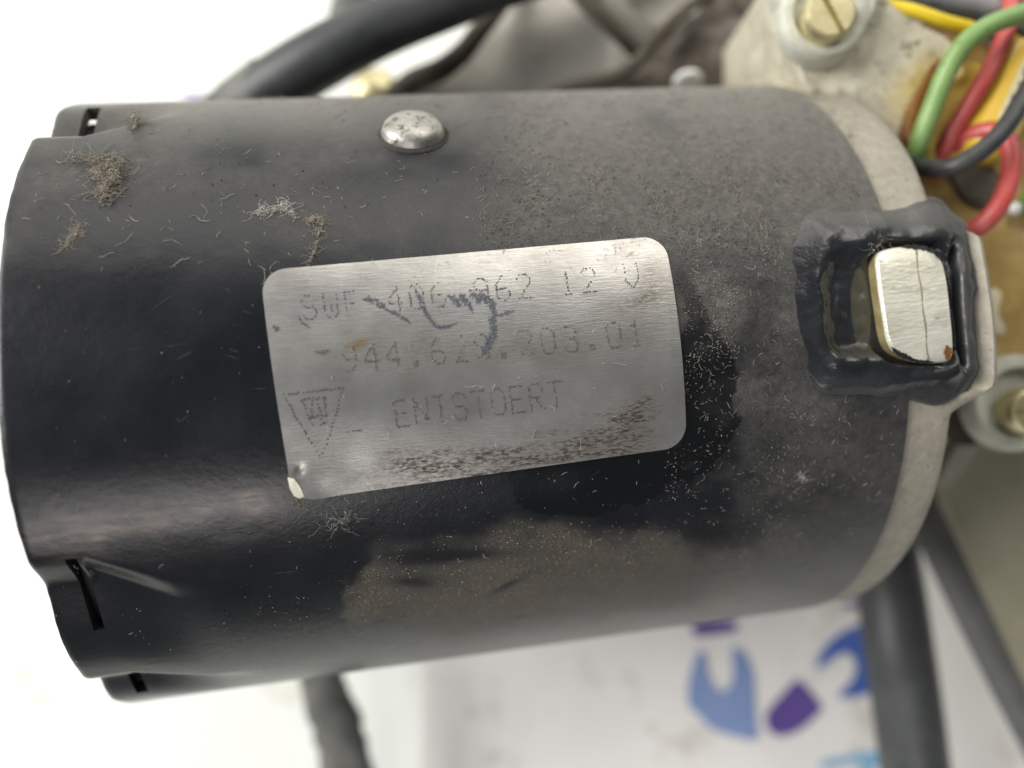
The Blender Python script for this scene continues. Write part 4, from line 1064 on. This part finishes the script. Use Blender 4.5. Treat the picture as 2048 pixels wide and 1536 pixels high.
gs_ = gs_[rng.random(len(gs_)) < np.clip(0.85 * sv_ ** 1.3 * (0.25 + 1.5 * fbm(gs_[:, 0] / 45, gs_[:, 1] / 30, 55)), 0, 1)]
grains('sand_grains', gs_, .016, .070, M['graint'], 'tan sandy grit caked on the lower side of the can')
gd_ = np.concatenate([vscatter(1800, 960, 1720, 190, 520, 14, 60, .35), vscatter(700, 1380, 1560, 430, 640, 15, 30, .3), vscatter(150, 200, 900, 220, 420, 16)])
grains('grit_specks', off_label(gd_), .02, .08, M['graind'], 'dark grit specks in the grey dust on the upper right of the can')

def lint(px_pts, n, spread, lmin, lmax, mat, label, hgt=0.5, rad=.026, name='lint_clump'):
    it = []; V2 = []; F2 = []
    for k in range(int(n * 2.2)):
        u = rng.random() * (len(px_pts) - 1); i = int(u); f = u - i
        g_ = abs(rng.normal(0, 1)) ** 1.3 * np.sign(rng.normal())
        x = px_pts[i][0] * (1 - f) + px_pts[i + 1][0] * f + g_ * spread * .9; y = px_pts[i][1] * (1 - f) + px_pts[i + 1][1] * f + rng.normal(0, spread * .7)
        c, nrm = surf(x, y, R + 0.02 + abs(rng.normal(0, .35)) * hgt * math.exp(-abs(g_)))
        ln = rng.uniform(lmin, lmax) * (0.35 if rng.random() < .7 else 1.1)
        it.append((c, nrm, ln, rad * rng.uniform(.35, .75), rng.normal(0, .5), rng.uniform(0, 6.28), .25))
        if rng.random() < (.8 if mat is M['fibred'] else .25):
            sz = rng.uniform(.02, .07) * (1 if mat is M['fibred'] else .5) * (1 + hgt * math.exp(-g_ * g_))
            D_ = OCT * rng.uniform(.5, 1.3, (6, 3)) * sz
            F2.append(OF + 6 * len(V2)); V2.append(c + D_ - nrm * 0.01)
    V, Fq = fibre_batch(it, 6)
    o0 = len(V); F2 = np.concatenate(F2) + o0; F2 = np.column_stack([F2, F2[:, 2]])
    tri = [tuple(q[:3]) for q in F2]
    o = mk(name, l2w(np.concatenate([V] + V2)), [tuple(q) for q in Fq] + tri, mat, None, 'world', sharp=0)
    return tag(o, label, 'lint', group='lint clumps on the can')
lint([(185, 348), (225, 338), (235, 345), (215, 365), (206, 395)], 330, 10, .5, 1.5, M['fibred'], 'largest tan lint clump near the upper left rim', 1.1, .03)
lint([(140, 318), (200, 316), (250, 318)], 70, 8, 1.0, 3.0, M['fibred'], 'wispy tan lint just above the largest clump', .8, .02)
lint([(505, 428), (530, 424), (552, 416), (570, 408), (586, 428)], 80, 4.5, .5, 1.3, M['fibre'], 'pale lint shaped like an arch above the name plate corner', .6, .022)
lint([(618, 442), (632, 434), (645, 442), (638, 470), (630, 500), (618, 530)], 95, 3.5, .4, 1.0, M['fibred'], 'stringy lint hanging down to the name plate top edge', .5, .024)
lint([(265, 232), (268, 248), (275, 225)], 110, 9, .6, 1.6, M['fibred'], 'fluffy brown lint at the upper edge of the can', 1.6, .022)
lint([(145, 475), (160, 450), (130, 495)], 70, 5, .4, 1.0, M['fibred'], 'faint brown lint smear below the largest clump', .3, .022)
lint([(1748, 462), (1762, 480), (1742, 488), (1775, 470)], 110, 10, .6, 1.6, M['fibre'], 'white fluff at the corner of the bright lug', 1.6, .014)
lint([(1600, 950), (1612, 962)], 40, 5, .3, .7, M['fibre'], 'small pale lint tuft low on the right of the can', .5, .018)
lint([(590, 985), (600, 1012), (585, 1005)], 26, 6, .7, 1.6, M['fibred'], 'few brown hairs under the torn name plate corner', .3, .016)
lint([(660, 1055), (690, 1040), (700, 1030)], 26, 14, .6, 1.4, M['fibre'], 'thin white hairs below the name plate', .2, .013)
for o in bpy.data.objects:
    if '_m' in o: del o['_m']
